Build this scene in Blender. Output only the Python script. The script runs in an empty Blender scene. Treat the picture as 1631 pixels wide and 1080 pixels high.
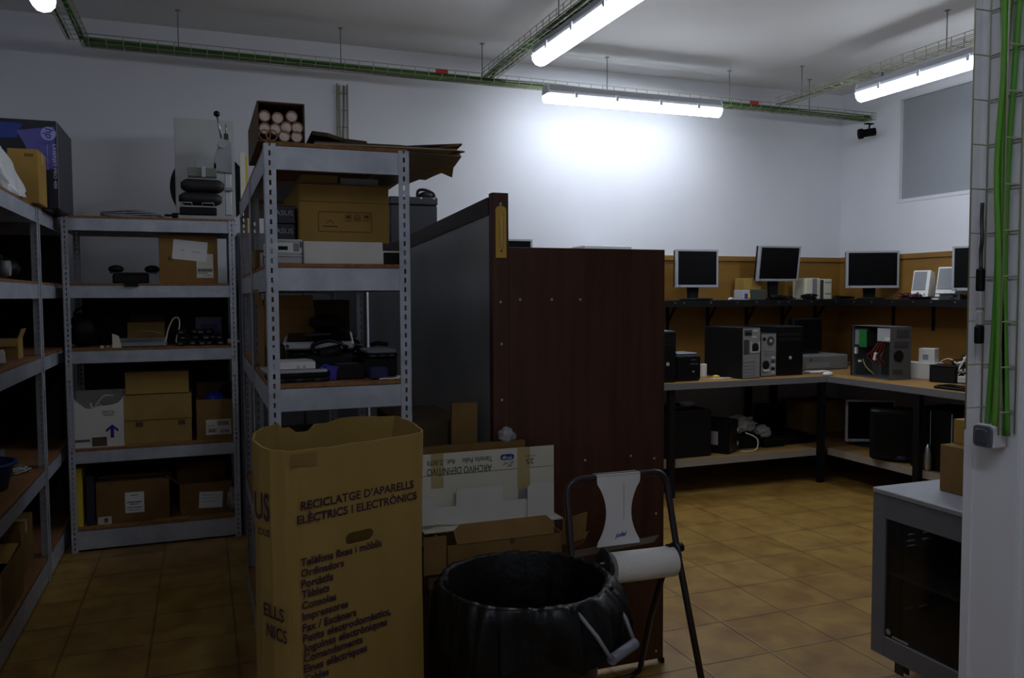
import bpy, bmesh, math, random
from mathutils import Vector, Matrix, Euler, noise
sc = bpy.context.scene
COL = sc.collection
PI = math.pi
rnd = random.Random(7)
E_L, E_0, E_ADDED, EXPO = 27.5, 3.0, 19.0, 0.0

# ---------------------------------------------------------------- camera
IW, IH, FPX, EYE = 1631, 1080, 1305.97, Vector((0, 0, 1.5))
YAW, PITCH, ROLL = [math.radians(a) for a in (20.74262, -3.01564, -.30029)]
FW = Vector((math.sin(YAW) * math.cos(PITCH), math.cos(YAW) * math.cos(PITCH), math.sin(PITCH)))
_r = Vector((math.cos(YAW), -math.sin(YAW), 0)); _u = _r.cross(FW)
RT = _r * math.cos(ROLL) + _u * math.sin(ROLL); UP = -_r * math.sin(ROLL) + _u * math.cos(ROLL)
cam_d = bpy.data.cameras.new('camera'); cam = bpy.data.objects.new('camera', cam_d); COL.objects.link(cam)
cam_d.sensor_width = 36; cam_d.lens = FPX / IW * 36; cam_d.clip_start = .02
m3 = Matrix((RT, UP, -FW)).transposed()
cam.matrix_world = Matrix.Translation(EYE) @ m3.to_4x4()
sc.camera = cam

def ray(px, py): return RT * (px - IW / 2) / FPX - UP * (py - IH / 2) / FPX + FW
def onZ(px, py, z): d = ray(px, py); return EYE + d * ((z - EYE.z) / d.z)
def onX(px, py, x): d = ray(px, py); return EYE + d * ((x - EYE.x) / d.x)
def onY(px, py, y): d = ray(px, py); return EYE + d * ((y - EYE.y) / d.y)
def onP(px, py, p, n): d = ray(px, py); return EYE + d * ((Vector(p) - EYE).dot(n) / d.dot(n))
def spanY(px0, py0, px1, py1, y):
    a = onY(px0, py1, y); b = onY(px1, py0, y); return a.x, b.x, min(a.z, b.z), max(a.z, b.z)

# ---------------------------------------------------------------- materials
def lin(c):
    return tuple(((v / 255 / 12.92) if v / 255 <= .04045 else ((v / 255 + .055) / 1.055) ** 2.4) for v in c) + (1,)
_mats = {}
def mat(name, col, rough=.6, metal=0., spec=.5, var=None, scale=8., bump=0., bscale=60., stretch=(1, 1, 1), alpha=1., trans=0., coat=0., detail=4.):
    """principled material; var = second colour mixed in by noise in object space"""
    if name in _mats: return _mats[name]
    m = bpy.data.materials.new(name); m.use_nodes = True; _mats[name] = m
    n = m.node_tree.nodes; l = m.node_tree.links; b = n['Principled BSDF']
    b.inputs['Base Color'].default_value = lin(col); b.inputs['Roughness'].default_value = rough
    b.inputs['Metallic'].default_value = metal; b.inputs['Specular IOR Level'].default_value = spec
    b.inputs['Alpha'].default_value = alpha; b.inputs['Transmission Weight'].default_value = trans
    b.inputs['Coat Weight'].default_value = coat
    if var or bump:
        tc = n.new('ShaderNodeTexCoord'); mp = n.new('ShaderNodeMapping'); mp.inputs['Scale'].default_value = stretch
        l.new(tc.outputs['Object'], mp.inputs['Vector'])
    if var:
        t = n.new('ShaderNodeTexNoise'); t.inputs['Scale'].default_value = scale; t.inputs['Detail'].default_value = detail
        l.new(mp.outputs[0], t.inputs['Vector'])
        cr = n.new('ShaderNodeValToRGB'); cr.color_ramp.elements[0].position = .32; cr.color_ramp.elements[1].position = .68
        cr.color_ramp.elements[0].color = lin(col); cr.color_ramp.elements[1].color = lin(var)
        l.new(t.outputs['Fac'], cr.inputs[0]); l.new(cr.outputs[0], b.inputs['Base Color'])
    if bump:
        t2 = n.new('ShaderNodeTexNoise'); t2.inputs['Scale'].default_value = bscale; t2.inputs['Detail'].default_value = 3
        l.new(mp.outputs[0], t2.inputs['Vector'])
        bp = n.new('ShaderNodeBump'); bp.inputs['Strength'].default_value = bump; bp.inputs['Distance'].default_value = .01
        l.new(t2.outputs['Fac'], bp.inputs['Height']); l.new(bp.outputs[0], b.inputs['Normal'])
    return m

def emis(name, col, strength):
    m = bpy.data.materials.new(name); m.use_nodes = True
    b = m.node_tree.nodes['Principled BSDF']; b.inputs['Base Color'].default_value = lin((240, 240, 240))
    b.inputs['Emission Color'].default_value = lin(col); b.inputs['Emission Strength'].default_value = strength
    return m

def tile_mat():
    m = bpy.data.materials.new('ochre stoneware tiles'); m.use_nodes = True
    n = m.node_tree.nodes; l = m.node_tree.links; b = n['Principled BSDF']
    tc = n.new('ShaderNodeTexCoord'); mp = n.new('ShaderNodeMapping'); mp.inputs['Location'].default_value = (-2.2 + .348 * 20, -2.77 + .348 * 20, 0)
    l.new(tc.outputs['Object'], mp.inputs['Vector'])
    br = n.new('ShaderNodeTexBrick'); br.offset = 0; br.inputs['Scale'].default_value = 1
    br.inputs['Brick Width'].default_value = .348; br.inputs['Row Height'].default_value = .348
    br.inputs['Mortar Size'].default_value = .009; br.inputs['Mortar Smooth'].default_value = .9; br.inputs['Bias'].default_value = 0
    br.inputs['Color1'].default_value = lin((163, 136, 77)); br.inputs['Color2'].default_value = lin((152, 122, 62)); br.inputs['Mortar'].default_value = lin((122, 96, 56))
    l.new(mp.outputs[0], br.inputs['Vector'])
    t = n.new('ShaderNodeTexNoise'); t.inputs['Scale'].default_value = 6.5; t.inputs['Detail'].default_value = 7; t.inputs['Distortion'].default_value = .5
    l.new(mp.outputs[0], t.inputs['Vector'])
    cr = n.new('ShaderNodeValToRGB'); e = cr.color_ramp.elements
    e[0].position = .3; e[0].color = lin((178, 138, 90)); e[1].position = .7; e[1].color = lin((255, 246, 214))
    l.new(t.outputs['Fac'], cr.inputs[0])
    mx = n.new('ShaderNodeMix'); mx.data_type = 'RGBA'; mx.blend_type = 'MULTIPLY'; mx.inputs[0].default_value = .75
    l.new(br.outputs['Color'], mx.inputs[6]); l.new(cr.outputs[0], mx.inputs[7]); l.new(mx.outputs[2], b.inputs['Base Color'])
    bp = n.new('ShaderNodeBump'); bp.inputs['Strength'].default_value = .35; bp.inputs['Distance'].default_value = .004; bp.invert = True
    l.new(br.outputs['Fac'], bp.inputs['Height']); l.new(bp.outputs[0], b.inputs['Normal'])
    b.inputs['Roughness'].default_value = .42; b.inputs['Specular IOR Level'].default_value = .35
    return m

KRAFT = mat('kraft cardboard', (158, 127, 68), .85, spec=.2, var=(144, 114, 58), scale=5, stretch=(1, 1, .4), bump=.08, bscale=40)
KRAFT2 = mat('brown cardboard', (134, 105, 62), .85, spec=.2, var=(120, 92, 52), scale=6, bump=.08, bscale=40)
KRAFT3 = mat('tan cardboard', (162, 132, 78), .85, spec=.2, var=(148, 119, 68), scale=6)
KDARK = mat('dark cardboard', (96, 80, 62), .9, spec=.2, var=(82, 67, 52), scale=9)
WHITECARD = mat('white cardboard', (214, 212, 206), .75, spec=.3, var=(203, 200, 194), scale=6)
PAPER = mat('white paper', (214, 214, 212), .7, spec=.3)
INK = mat('printed ink', (38, 30, 46), .7, spec=.2)
INKBROWN = mat('brown printed ink', (70, 50, 28), .8, spec=.2)
INKBLUE = mat('blue printed ink', (44, 50, 140), .7, spec=.2)
INKGREY = mat('grey printed ink', (90, 92, 104), .7, spec=.2)
TAPE = mat('packing tape', (178, 160, 110), .35, spec=.5)
ZINC = mat('galvanised steel', (190, 194, 203), .45, metal=.3, var=(168, 172, 183), scale=14, detail=6)
CHIP = mat('chipboard shelf', (150, 106, 62), .8, var=(120, 80, 44), scale=60)
BLACK = mat('black plastic', (14, 14, 16), .55, spec=.25)
BLACKM = mat('black painted metal', (17, 17, 19), .5, spec=.25)
BLACKG = mat('glossy black plastic', (10, 10, 12), .3, spec=.3)
DGREY = mat('dark grey plastic', (58, 58, 62), .5)
GREY = mat('grey plastic', (128, 130, 134), .5)
LGREY = mat('light grey plastic', (178, 178, 180), .5)
SILVER = mat('silver plastic', (176, 178, 184), .4, metal=.25)
STEEL = mat('brushed steel', (172, 174, 178), .3, metal=.9)
WHITEP = mat('white plastic', (222, 222, 218), .4)
CREAM = mat('cream plastic', (214, 208, 184), .5)
SCREEN = mat('monitor screen', (8, 8, 10), .35, spec=.2)
PCB = mat('green circuit board', (24, 104, 44), .5, var=(30, 120, 56), scale=60)
GREENC = mat('green cable sheath', (80, 142, 42), .5)
GREENC2 = mat('dark green cable sheath', (60, 104, 38), .55)
TRAYW = mat('zinc plated wire', (172, 170, 146), .45, metal=.3)
REDP = mat('red label', (176, 36, 34), .5)
BLUEP = mat('blue plastic', (34, 62, 168), .5)
PURPLE = mat('violet plastic', (56, 44, 150), .5)
WINE = mat('dark red cable sheath', (74, 22, 34), .5)
YELLOW = mat('yellow card', (214, 186, 54), .7)
WOODD = mat('dark mahogany laminate', (84, 50, 36), .4, spec=.4, var=(66, 37, 25), scale=3.2, stretch=(7, 7, .5), detail=8)
WOODR = mat('very dark wood', (58, 38, 30), .5, var=(44, 28, 22), scale=4, stretch=(1, 6, 6))
OAK = mat('honey wood panelling', (146, 108, 44), .5, var=(130, 92, 34), scale=2.2, stretch=(.6, .6, 3.2), detail=7)
BENCH = mat('bench board', (160, 122, 66), .55, var=(146, 108, 56), scale=3, stretch=(1, 4, 4))
ALU = mat('aluminium edging', (134, 134, 136), .45, metal=.4)
BOARDG = mat('grey laminate sheet', (178, 182, 186), .34, metal=.4, spec=.5, var=(152, 155, 158), scale=1.6)
WALL = mat('white plaster wall', (224, 225, 229), .85, spec=.2, var=(218, 219, 225), scale=1.4, bump=.03, bscale=90)
CEIL = mat('white plaster ceiling', (222, 221, 218), .9, spec=.2, var=(216, 215, 213), scale=.9, bump=.03, bscale=70)
BAGW = mat('milky plastic bag', (222, 224, 226), .3, alpha=.8, bump=.5, bscale=22)
BAGC = mat('clear plastic bag', (205, 208, 214), .2, alpha=.45, bump=.5, bscale=26)
BAGB = mat('black bin liner', (7, 7, 9), .4, spec=.32, bump=.6, bscale=17)
BINP = mat('black bin plastic', (14, 14, 15), .55, bump=.05)
TUBEM = mat('dark painted tube', (62, 54, 58), .38, metal=.5)
CABG = mat('grey cabinet paint', (112, 113, 120), .5, var=(105, 106, 113), scale=5)
GLASSD = mat('smoked glass', (16, 16, 17), .08, alpha=.4, spec=.6)
ROLLER = mat('black rubber roller', (26, 24, 25), .6)
CASTM = mat('light machine casting', (160, 164, 166), .45, metal=.2)
PANELW = mat('grey white sheet', (190, 192, 190), .6)
TUBEP = mat('cardboard tube', (158, 122, 90), .8)
CAPW = mat('white tube cap', (226, 210, 204), .6)
PAPERROLL = mat('paper roll tissue', (238, 236, 232), .9, spec=.1, bump=.15, bscale=120)
NAVY = mat('dark navy print', (11, 12, 24), .4, var=(16, 18, 36), scale=3)
BLUEHP = mat('deep blue print', (34, 56, 150), .4, var=(24, 36, 108), scale=3)
LILAC = mat('violet print', (96, 92, 170), .4, var=(72, 68, 146), scale=9)

# ---------------------------------------------------------------- mesh builder
class MB:
    def __init__(s): s.b = bmesh.new()
    def poly(s, verts, faces, smooth=False):
        vs = [s.b.verts.new(v) for v in verts]
        for f in faces:
            try: fc = s.b.faces.new([vs[i] for i in f]); fc.smooth = smooth
            except ValueError: pass
        return s
    def box(s, x0, x1, y0, y1, z0, z1, M=None):
        v = [Vector(p) for p in ((x0, y0, z0), (x1, y0, z0), (x1, y1, z0), (x0, y1, z0), (x0, y0, z1), (x1, y0, z1), (x1, y1, z1), (x0, y1, z1))]
        if M is not None: v = [M @ p for p in v]
        return s.poly(v, [(3, 2, 1, 0), (4, 5, 6, 7), (0, 1, 5, 4), (1, 2, 6, 5), (2, 3, 7, 6), (3, 0, 4, 7)])
    def cbox(s, c, size, rot=(0, 0, 0)):
        M = Matrix.Translation(c) @ Euler(rot).to_matrix().to_4x4(); a, b, d = [v / 2 for v in size]
        return s.box(-a, a, -b, b, -d, d, M)
    def tube(s, pts, r, n=8, caps=True, smooth=True):
        pts = [Vector(p) for p in pts]; rr = r if isinstance(r, (list, tuple)) else [r] * len(pts)
        t0 = (pts[1] - pts[0]).normalized(); a = Vector((0, 0, 1)) if abs(t0.z) < .9 else Vector((1, 0, 0))
        nx = t0.cross(a).normalized(); rings = []
        for i, p in enumerate(pts):
            t = (pts[min(i + 1, len(pts) - 1)] - pts[max(i - 1, 0)])
            if t.length < 1e-9: t = t0.copy()
            t.normalize(); nx = nx - t * nx.dot(t)
            nx = nx.normalized() if nx.length > 1e-6 else t.orthogonal().normalized(); ny = t.cross(nx)
            rings.append([s.b.verts.new(p + (nx * math.cos(2 * PI * k / n) + ny * math.sin(2 * PI * k / n)) * rr[i]) for k in range(n)])
        for i in range(len(pts) - 1):
            for k in range(n):
                f = s.b.faces.new((rings[i][k], rings[i][(k + 1) % n], rings[i + 1][(k + 1) % n], rings[i + 1][k])); f.smooth = smooth
        if caps: s.b.faces.new(rings[0][::-1]); s.b.faces.new(rings[-1])
        return s
    def cyl(s, p0, p1, r, n=20, r2=None): return s.tube([p0, p1], [r, r if r2 is None else r2], n)
    def lathe(s, prof, c=(0, 0, 0), n=32, fn=None, smooth=True):
        rings = []
        for i, (r, z) in enumerate(prof):
            ring = []
            for k in range(n):
                a = 2 * PI * k / n; p = Vector((c[0] + r * math.cos(a), c[1] + r * math.sin(a), c[2] + z))
                ring.append(s.b.verts.new(fn(p, i, a) if fn else p))
            rings.append(ring)
        for i in range(len(prof) - 1):
            for k in range(n):
                f = s.b.faces.new((rings[i][k], rings[i][(k + 1) % n], rings[i + 1][(k + 1) % n], rings[i + 1][k])); f.smooth = smooth
        return s
    def prism(s, pts, h, M=None):
        """outline in local xy extruded along z by h"""
        n = len(pts); v = [Vector((p[0], p[1], 0)) for p in pts] + [Vector((p[0], p[1], h)) for p in pts]
        if M is not None: v = [M @ p for p in v]
        return s.poly(v, [tuple(range(n))[::-1], tuple(range(n, 2 * n))] + [(i, (i + 1) % n, n + (i + 1) % n, n + i) for i in range(n)])
    def ball(s, c, r, sub=3, fn=None, smooth=True):
        r = r if isinstance(r, (tuple, list)) else (r, r, r)
        q = bmesh.ops.create_icosphere(s.b, subdivisions=sub, radius=1)
        for v in q['verts']:
            d = v.co.copy(); k = fn(d) if fn else 1
            v.co = Vector((c[0] + d.x * r[0] * k, c[1] + d.y * r[1] * k, c[2] + d.z * r[2] * k))
            for f in v.link_faces: f.smooth = smooth
        return s
    def grid(s, fn, nu, nv, smooth=True, thick=0.):
        vs = [[s.b.verts.new(fn(u / nu, v / nv)) for v in range(nv + 1)] for u in range(nu + 1)]
        fs = []
        for u in range(nu):
            for v in range(nv):
                f = s.b.faces.new((vs[u][v], vs[u + 1][v], vs[u + 1][v + 1], vs[u][v + 1])); f.smooth = smooth; fs.append(f)
        if thick: bmesh.ops.solidify(s.b, geom=fs, thickness=thick)
        return s

def yz(x):   # prism frame: local x -> world y, local y -> world z, extrude along +x, starting at x
    return Matrix(((0, 0, 1, x), (1, 0, 0, 0), (0, 1, 0, 0), (0, 0, 0, 1)))
def xz(y):   # local x -> world x, local y -> world z, extrude along -y
    return Matrix(((1, 0, 0, 0), (0, 0, -1, y), (0, 1, 0, 0), (0, 0, 0, 1)))

def part(parent, name, mb, m, bevel=0., label=None, world=False, kind=None, recalc=True, seg=1):
    """link one mesh object; parent None = top level. world=True: vertices given in room coordinates"""
    me = bpy.data.meshes.new(name)
    if recalc: bmesh.ops.recalc_face_normals(mb.b, faces=mb.b.faces)
    mb.b.to_mesh(me); mb.b.free(); me.materials.append(m)
    o = bpy.data.objects.new(name, me); COL.objects.link(o)
    if parent is not None:
        o.parent = parent
        if world:
            w = Matrix.Identity(4); q = parent
            while q is not None: w = q.matrix_basis @ w; q = q.parent
            me.transform(w.inverted())
    if bevel:
        bm = o.modifiers.new('bevel', 'BEVEL'); bm.width = bevel; bm.segments = seg; bm.limit_method = 'ANGLE'; bm.angle_limit = math.radians(50)
    if label: o['label'] = label
    if kind: o['kind'] = kind
    return o
def thing(name, label, cat, loc=(0, 0, 0), rz=0., group=None, rot=None):
    o = bpy.data.objects.new(name, None); COL.objects.link(o); o.empty_display_size = .05
    o.matrix_basis = Matrix.Translation(loc) @ Euler(rot if rot else (0, 0, rz)).to_matrix().to_4x4()
    o['label'] = label; o['category'] = cat
    if group: o['group'] = group
    return o
def solo(name, label, cat, mb, m, loc, group=None, bevel=0., kind=None, world=True, recalc=True):
    """a thing that is one mesh, origin at its base"""
    o = part(None, name, mb, m, bevel, recalc=recalc)
    if world: o.data.transform(Matrix.Translation(-Vector(loc)))
    o.location = loc; o['label'] = label; o['category'] = cat
    if group: o['group'] = group
    if kind: o['kind'] = kind
    return o
def struct(name, mb, m, parent=None, label=None):
    o = part(parent, name, mb, m)
    if parent is None: o['kind'] = 'structure'
    return o

def text(parent, body, o, xd, up, width, m, height=None, name='printed_text', bold=0., world=False, align='L', depth=.0006, shear=0.):
    """lettering as mesh: lower-left corner o, running along xd, cap direction up, fitted to a width (and height)"""
    cu = bpy.data.curves.new('txt', 'FONT'); cu.body = body; cu.size = 1; cu.extrude = .0; cu.offset = bold; cu.resolution_u = 3; cu.shear = shear
    t = bpy.data.objects.new('txt', cu); COL.objects.link(t); dg = bpy.context.evaluated_depsgraph_get(); dg.update()
    me = bpy.data.meshes.new_from_object(t.evaluated_get(dg)); bpy.data.objects.remove(t); bpy.data.curves.remove(cu)
    xs = [v.co.x for v in me.vertices]; ys = [v.co.y for v in me.vertices]
    x0, x1, y0, y1 = min(xs), max(xs), min(0, min(ys)) if height is None else min(ys), max(ys)
    sx = width / (x1 - x0); sy = sx if height is None else height / (y1 - y0)
    xd = Vector(xd).normalized(); up = Vector(up).normalized(); nn = xd.cross(up).normalized()
    base = Vector(o)
    if height is None: y0 = 0
    for v in me.vertices: v.co = base + xd * ((v.co.x - x0) * sx) + up * ((v.co.y - y0) * sy) + nn * depth
    me.materials.clear(); me.materials.append(m)
    ob = bpy.data.objects.new(name, me); COL.objects.link(ob)
    if parent is not None:
        ob.parent = parent
        if world:
            w = Matrix.Identity(4); q = parent
            while q is not None: w = q.matrix_basis @ w; q = q.parent
            me.transform(w.inverted())
    return ob
def arc(c, r, a0, a1, n, ax=0, ay=1):
    out = []
    for i in range(n + 1):
        a = a0 + (a1 - a0) * i / n; p = [c[0], c[1], c[2]]; p[ax] += r * math.cos(a); p[ay] += r * math.sin(a); out.append(tuple(p))
    return out
def rrect(w, h, r, n=4):
    out = []
    for cx, cy, a in ((w / 2 - r, h / 2 - r, 0), (-w / 2 + r, h / 2 - r, 90), (-w / 2 + r, -h / 2 + r, 180), (w / 2 - r, -h / 2 + r, 270)):
        for i in range(n + 1):
            t = math.radians(a + 90 * i / n); out.append((cx + r * math.cos(t), cy + r * math.sin(t)))
    return out
def smoothpts(pts, k=5):
    P = [Vector(p) for p in pts]; out = []
    for i in range(len(P) - 1):
        p0, p1, p2, p3 = P[max(i - 1, 0)], P[i], P[i + 1], P[min(i + 2, len(P) - 1)]
        for j in range(k):
            t = j / k; out.append(.5 * ((2 * p1) + (p2 - p0) * t + (2 * p0 - 5 * p1 + 4 * p2 - p3) * t * t + (3 * p1 - p0 - 3 * p2 + p3) * t ** 3))
    out.append(P[-1]); return out
# ---------------------------------------------------------------- room shell
YF, XR, XL, YB, ZC = 6.2, 5.68, -1.36, -2.4, 3.36
struct('floor', MB().box(XL - .2, XR + .2, YB - .2, YF + .2, -.12, 0), tile_mat())
struct('ceiling', MB().box(XL - .2, XR + .2, YB - .2, YF + .2, ZC, ZC + .15), CEIL)
struct('wall_far', MB().box(XL - .2, XR + .2, YF, YF + .15, 0, ZC), WALL)
struct('wall_left', MB().box(XL - .15, XL, YB, YF, 0, ZC), WALL)
struct('wall_behind', MB().box(XL - .2, XR + .2, YB - .15, YB, 0, ZC), WALL)
# right wall with its interior window opening
wy0, wy1, wz0, wz1 = 4.2, 5.535, 2.285, 3.175
struct('wall_right', MB().box(XR, XR + .15, YB, wy0, 0, ZC).box(XR, XR + .15, wy1, YF, 0, ZC).box(XR, XR + .15, wy0, wy1, 0, wz0).box(XR, XR + .15, wy0, wy1, wz1, ZC), WALL)
w = struct('window_1', MB().box(XR - .004, XR + .05, wy1 - .03, wy1, wz0, wz1).box(XR - .004, XR + .05, wy0, wy0 + .03, wz0, wz1)
           .box(XR - .004, XR + .05, wy0 + .03, wy1 - .03, wz0, wz0 + .03).box(XR + .006, XR + .05, wy0 + .03, wy1 - .03, wz1 - .012, wz1), mat('white window frame', (214, 215, 220), .5))
part(w, 'pane', MB().box(XR + .03, XR + .04, wy0 + .02, wy1 - .02, wz0 + .02, wz1 - .005), mat('frosted grey pane', (142, 146, 150), .3, spec=.5))
# near wall on the right, with the open end towards the workroom
XN = 1.65
struct('wall_near', MB().box(XN, XN + .16, 1.262, 1.381, 0, ZC).box(XN + .012, XN + .16, YB, 1.262, 0, ZC), WALL)
struct('trim_corner', MB().box(XN - .004, XN + .012, 1.37, 1.392, 0, ZC), mat('white corner bead', (224, 225, 230), .5))
# wood panelling behind the benches
struct('trim_panelling_far', MB().box(2.0, XR, YF - .018, YF, .87, 1.80), OAK)
struct('trim_panelling_right', MB().box(XR - .018, XR, 2.2, YF - .018, .87, 1.80), OAK)
struct('trim_cap_far', MB().box(2.0, XR, YF - .032, YF, 1.80, 1.842), OAK)
struct('trim_cap_right', MB().box(XR - .032, XR, 2.2, YF - .032, 1.80, 1.842), OAK)

# ---------------------------------------------------------------- fluorescent lamps
HOUSE = mat('grey lamp housing', (150, 152, 156), .5); CLIPM = mat('clear lamp clip', (196, 198, 204), .3)
def lamp(label, a, b, strength, name='fluorescent_lamp', lat=0., up=.035):
    a = Vector(a); b = Vector(b); d = (b - a); L = d.length; ang = math.atan2(d.y, d.x)
    t = thing(name, label, 'ceiling lamp', (a + b) / 2, ang, 'tubular fluorescent lamps')
    h = L / 2
    part(t, 'housing', MB().prism([(-.052, .02), (.052, .02), (.058, .045), (.04, .085), (-.04, .085), (-.058, .045)], L - .006, yz(-h + .003)), HOUSE)
    df = part(t, 'diffuser', MB().prism([(-.056, .02), (-.05, -.012), (-.03, -.034), (0, -.042), (.03, -.034), (.05, -.012), (.056, .02)], L - .006, yz(-h + .003)), emis('lit lamp diffuser', (230, 239, 252), strength))
    for e in (-1, 1):
        part(t, 'end_cap', MB().prism([(-.058, .02), (.058, .02), (.058, .047), (.04, .087), (-.04, .087), (-.058, .047)], .015, yz(e * h - .0075 - e * .0075)), CLIPM)
    for u in (-.75, .75): part(t, 'hanger', MB().box(u * h - .012, u * h + .012, -.012, .012, .084, .09 + up).box(u * h - .012, u * h + .012, min(0, lat) - .012, max(0, lat) + .012, .09 + up, .094 + up), GREY)
    for u in (-.7, -.25, .25, .7):
        for s in (-1, 1): part(t, 'clip', MB().box(u * h - .012, u * h + .012, s * .052, s * .064, .0, .045), CLIPM)
    return t
LZ = 2.965
yl = 5.66
a = onY(868, 163, yl); b = onY(1145, 186, yl)
lamp('long fluorescent lamp hung along the far wall under the cable tray', (a.x, yl, 2.965), (b.x, yl, 2.965), E_L, lat=.13, up=.002)
p = onZ(860, 95, LZ); lamp('long fluorescent lamp running towards the viewer at the top centre', (p.x, p.y, LZ), (p.x + .01, p.y - 1.55, LZ), E_L)
p = onZ(1371, 154, LZ); lamp('long fluorescent lamp on the right beside the high grey window', (p.x, p.y, LZ), (p.x - .01, p.y - 1.55, LZ), E_L)
p = onZ(70, 7, LZ); lamp('fluorescent lamp at the top left corner, only its tip seen', (p.x, p.y, LZ), (p.x, p.y - 1.55, LZ), E_0)

lamp('assumed fluorescent lamp behind the viewer, added to light the foreground', (.35, -.75, LZ), (.35, .8, LZ), E_ADDED)  # unseen lamp assumed behind the camera, added to light surfaces facing it

# ---------------------------------------------------------------- wire cable trays
def tray(label, p0, p1, w=.11, h=.055, nrm=(0, 0, 1), step=.1, rods=(), tag=None, wr=.0028, skip=()):
    """U-shaped wire basket from p0 to p1; nrm points from its base to its open side"""
    p0 = Vector(p0); p1 = Vector(p1); d = (p1 - p0); L = d.length; d.normalize(); n = Vector(nrm); s = d.cross(n).normalized()
    t = thing('wire_cable_tray', label, 'cable tray', p0)
    r = wr; lw = None; ax = Vector((0, 0, 1)); 
    def wire(nm, pts, src):
        if src is not None:
            o = bpy.data.objects.new(nm, src[0].data); COL.objects.link(o); o.parent = t; o.location = Vector(pts[0]) - src[1]; return src
        return (part(t, nm, MB().tube(pts, r, 5), TRAYW, world=True), Vector(pts[0]))
    for su, hu in ((-1, 1), (-1, .5), (-1, 0), (-.33, 0), (.33, 0), (1, 0), (1, .5), (1, 1)):
        if (su, hu) in skip: continue
        o = s * (su * w / 2) + n * (hu * h); lw = wire('long_wire', [p0 + o, p1 + o], lw)
    k = int(L / step); cw = None
    for i in range(k + 1):
        q = p0 + d * (L * (i + .5) / (k + 1))
        cw = wire('cross_wire', [q + s * (-w / 2) + n * h, q + s * (-w / 2), q + s * (w / 2), q + s * (w / 2) + n * h], cw)
    for f in rods:
        q = p0 + d * (L * f)
        part(t, 'hanging_rod', MB().cyl((q.x, q.y, q.z), (q.x, q.y, ZC), .004, 6).box(q.x - .015, q.x + .015, q.y - .015, q.y + .015, ZC - .004, ZC), GREY, world=True)
    for f in (tag or ()):
        q = p0 + d * (L * f) + s * (w / 2 + .004) + n * (h * .7)
        part(t, 'red_tag', MB().box(q.x - .045, q.x + .045, q.y - .002, q.y + .002, q.z - .014, q.z + .014), REDP, world=True)
    return t
def bundle(label, paths, mats, r=.006):
    p = paths[0][0]; t = thing('cable_bundle', label, 'cables', p)
    for pts, m in zip(paths, mats): part(t, 'cable', MB().tube(smoothpts(pts, 4), r, 6), m, world=True)
    return t
TY = 5.83
zt0 = 3.085
x0 = onY(128, 64, TY).x; x1 = XR - .01
tray('long wire cable tray running along the whole far wall under the ceiling', (x0, TY, zt0), (x1, TY, zt0 - .03), rods=[(onY(px, 100, TY).x - x0) / (x1 - x0) for px in (285, 543, 768, 967, 1162, 1290)], tag=[(onY(px, 110, TY).x - x0) / (x1 - x0) for px in (700, 1195)])
def lane(xa, xb, off, lift, seed, n=12, y=TY, z=zt0, f=None):
    r = random.Random(seed); out = []
    for i in range(n + 1):
        x = xa + (xb - xa) * i / n; out.append((x, y + off + r.uniform(-.012, .012), z - .03 * (x - x0) / (x1 - x0) + lift + r.uniform(-.006, .006)))
    return out
bundle('bundle of green network cables lying in the far wall cable tray', [lane(x0 + .02, x1 - .03, o, l, i) for i, (o, l) in enumerate(((-.04, .009), (-.02, .01), (0, .009), (.02, .009), (.04, .01), (-.03, .021), (0, .022), (.026, .021), (-.012, .033)))],
       [GREENC2, GREENC, GREENC2, GREENC, GREENC2, GREENC2, GREENC2, GREENC, GREENC2], .0065)
def ytray(label, x, z, ya, yb, rods=()):
    return tray(label, (x, ya, z), (x, yb, z), rods=rods)
xb = onZ(775, 127, 3.1).x
ytray('wire cable tray branching from the far wall towards the viewer at top centre', xb, 3.1, TY - .06, 2.2, rods=(.35, .8))
def ylane(x, z, ya, yb, off, lift, seed, n=10):
    r = random.Random(seed); return [(x + off + r.uniform(-.008, .008), ya + (yb - ya) * i / n, z + lift + r.uniform(-.005, .005)) for i in range(n + 1)]
bundle('thick bundle of green cables in the top centre branch tray', [ylane(xb, 3.1, TY - .02, 2.25, o, l, 20 + i) for i, (o, l) in enumerate(((-.035, .01), (-.015, .01), (.008, .01), (.03, .01), (-.02, .023), (.01, .023)))], [GREENC2, GREENC, GREENC2, GREENC2, GREENC2, GREENC], .0065)
xr = onZ(1255, 164, 3.1).x
ytray('nearly empty wire cable tray branching along the right side of the ceiling', xr, 3.1, TY - .06, 2.6, rods=(.08, .52))
bundle('pair of thin green cables in the right branch tray', [ylane(xr, 3.1, TY - .02, TY - 1.1, o, .009, 40 + i, 6) for i, o in enumerate((-.02, .01))], [GREENC2, TRAYW], .005)
xl = onZ(100, 18, 3.1).x
ytray('wire cable tray branching towards the viewer at the top left', xl, 3.1, TY - .0, 2.6, rods=(.3,))
bundle('green cables in the top left branch tray', [ylane(xl, 3.1, TY, 2.65, o, l, 60 + i) for i, (o, l) in enumerate(((-.04, .01), (.02, .01), (.04, .01), (.03, .022)))], [GREENC2, GREENC2, GREENC, GREENC2], .0065)
# drop on the far wall
xd = onY(545, 150, YF - .03).x
tray('vertical wire cable tray dropping down the far wall behind the shelves', (xd, YF - .004, zt0 - .02), (xd, YF - .004, 1.2), w=.075, h=.05, nrm=(0, -1, 0), step=.13)
bundle('two pale cables in the drop tray on the far wall', [[(xd + o + .006 * math.sin(i * 1.7 + o * 90), YF - .012, zt0 - .03 - i * .2) for i in range(10)] for o in (-.018, .014)], [mat('pale olive cable sheath', (150, 156, 116), .5), GREY], .0045)
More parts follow.
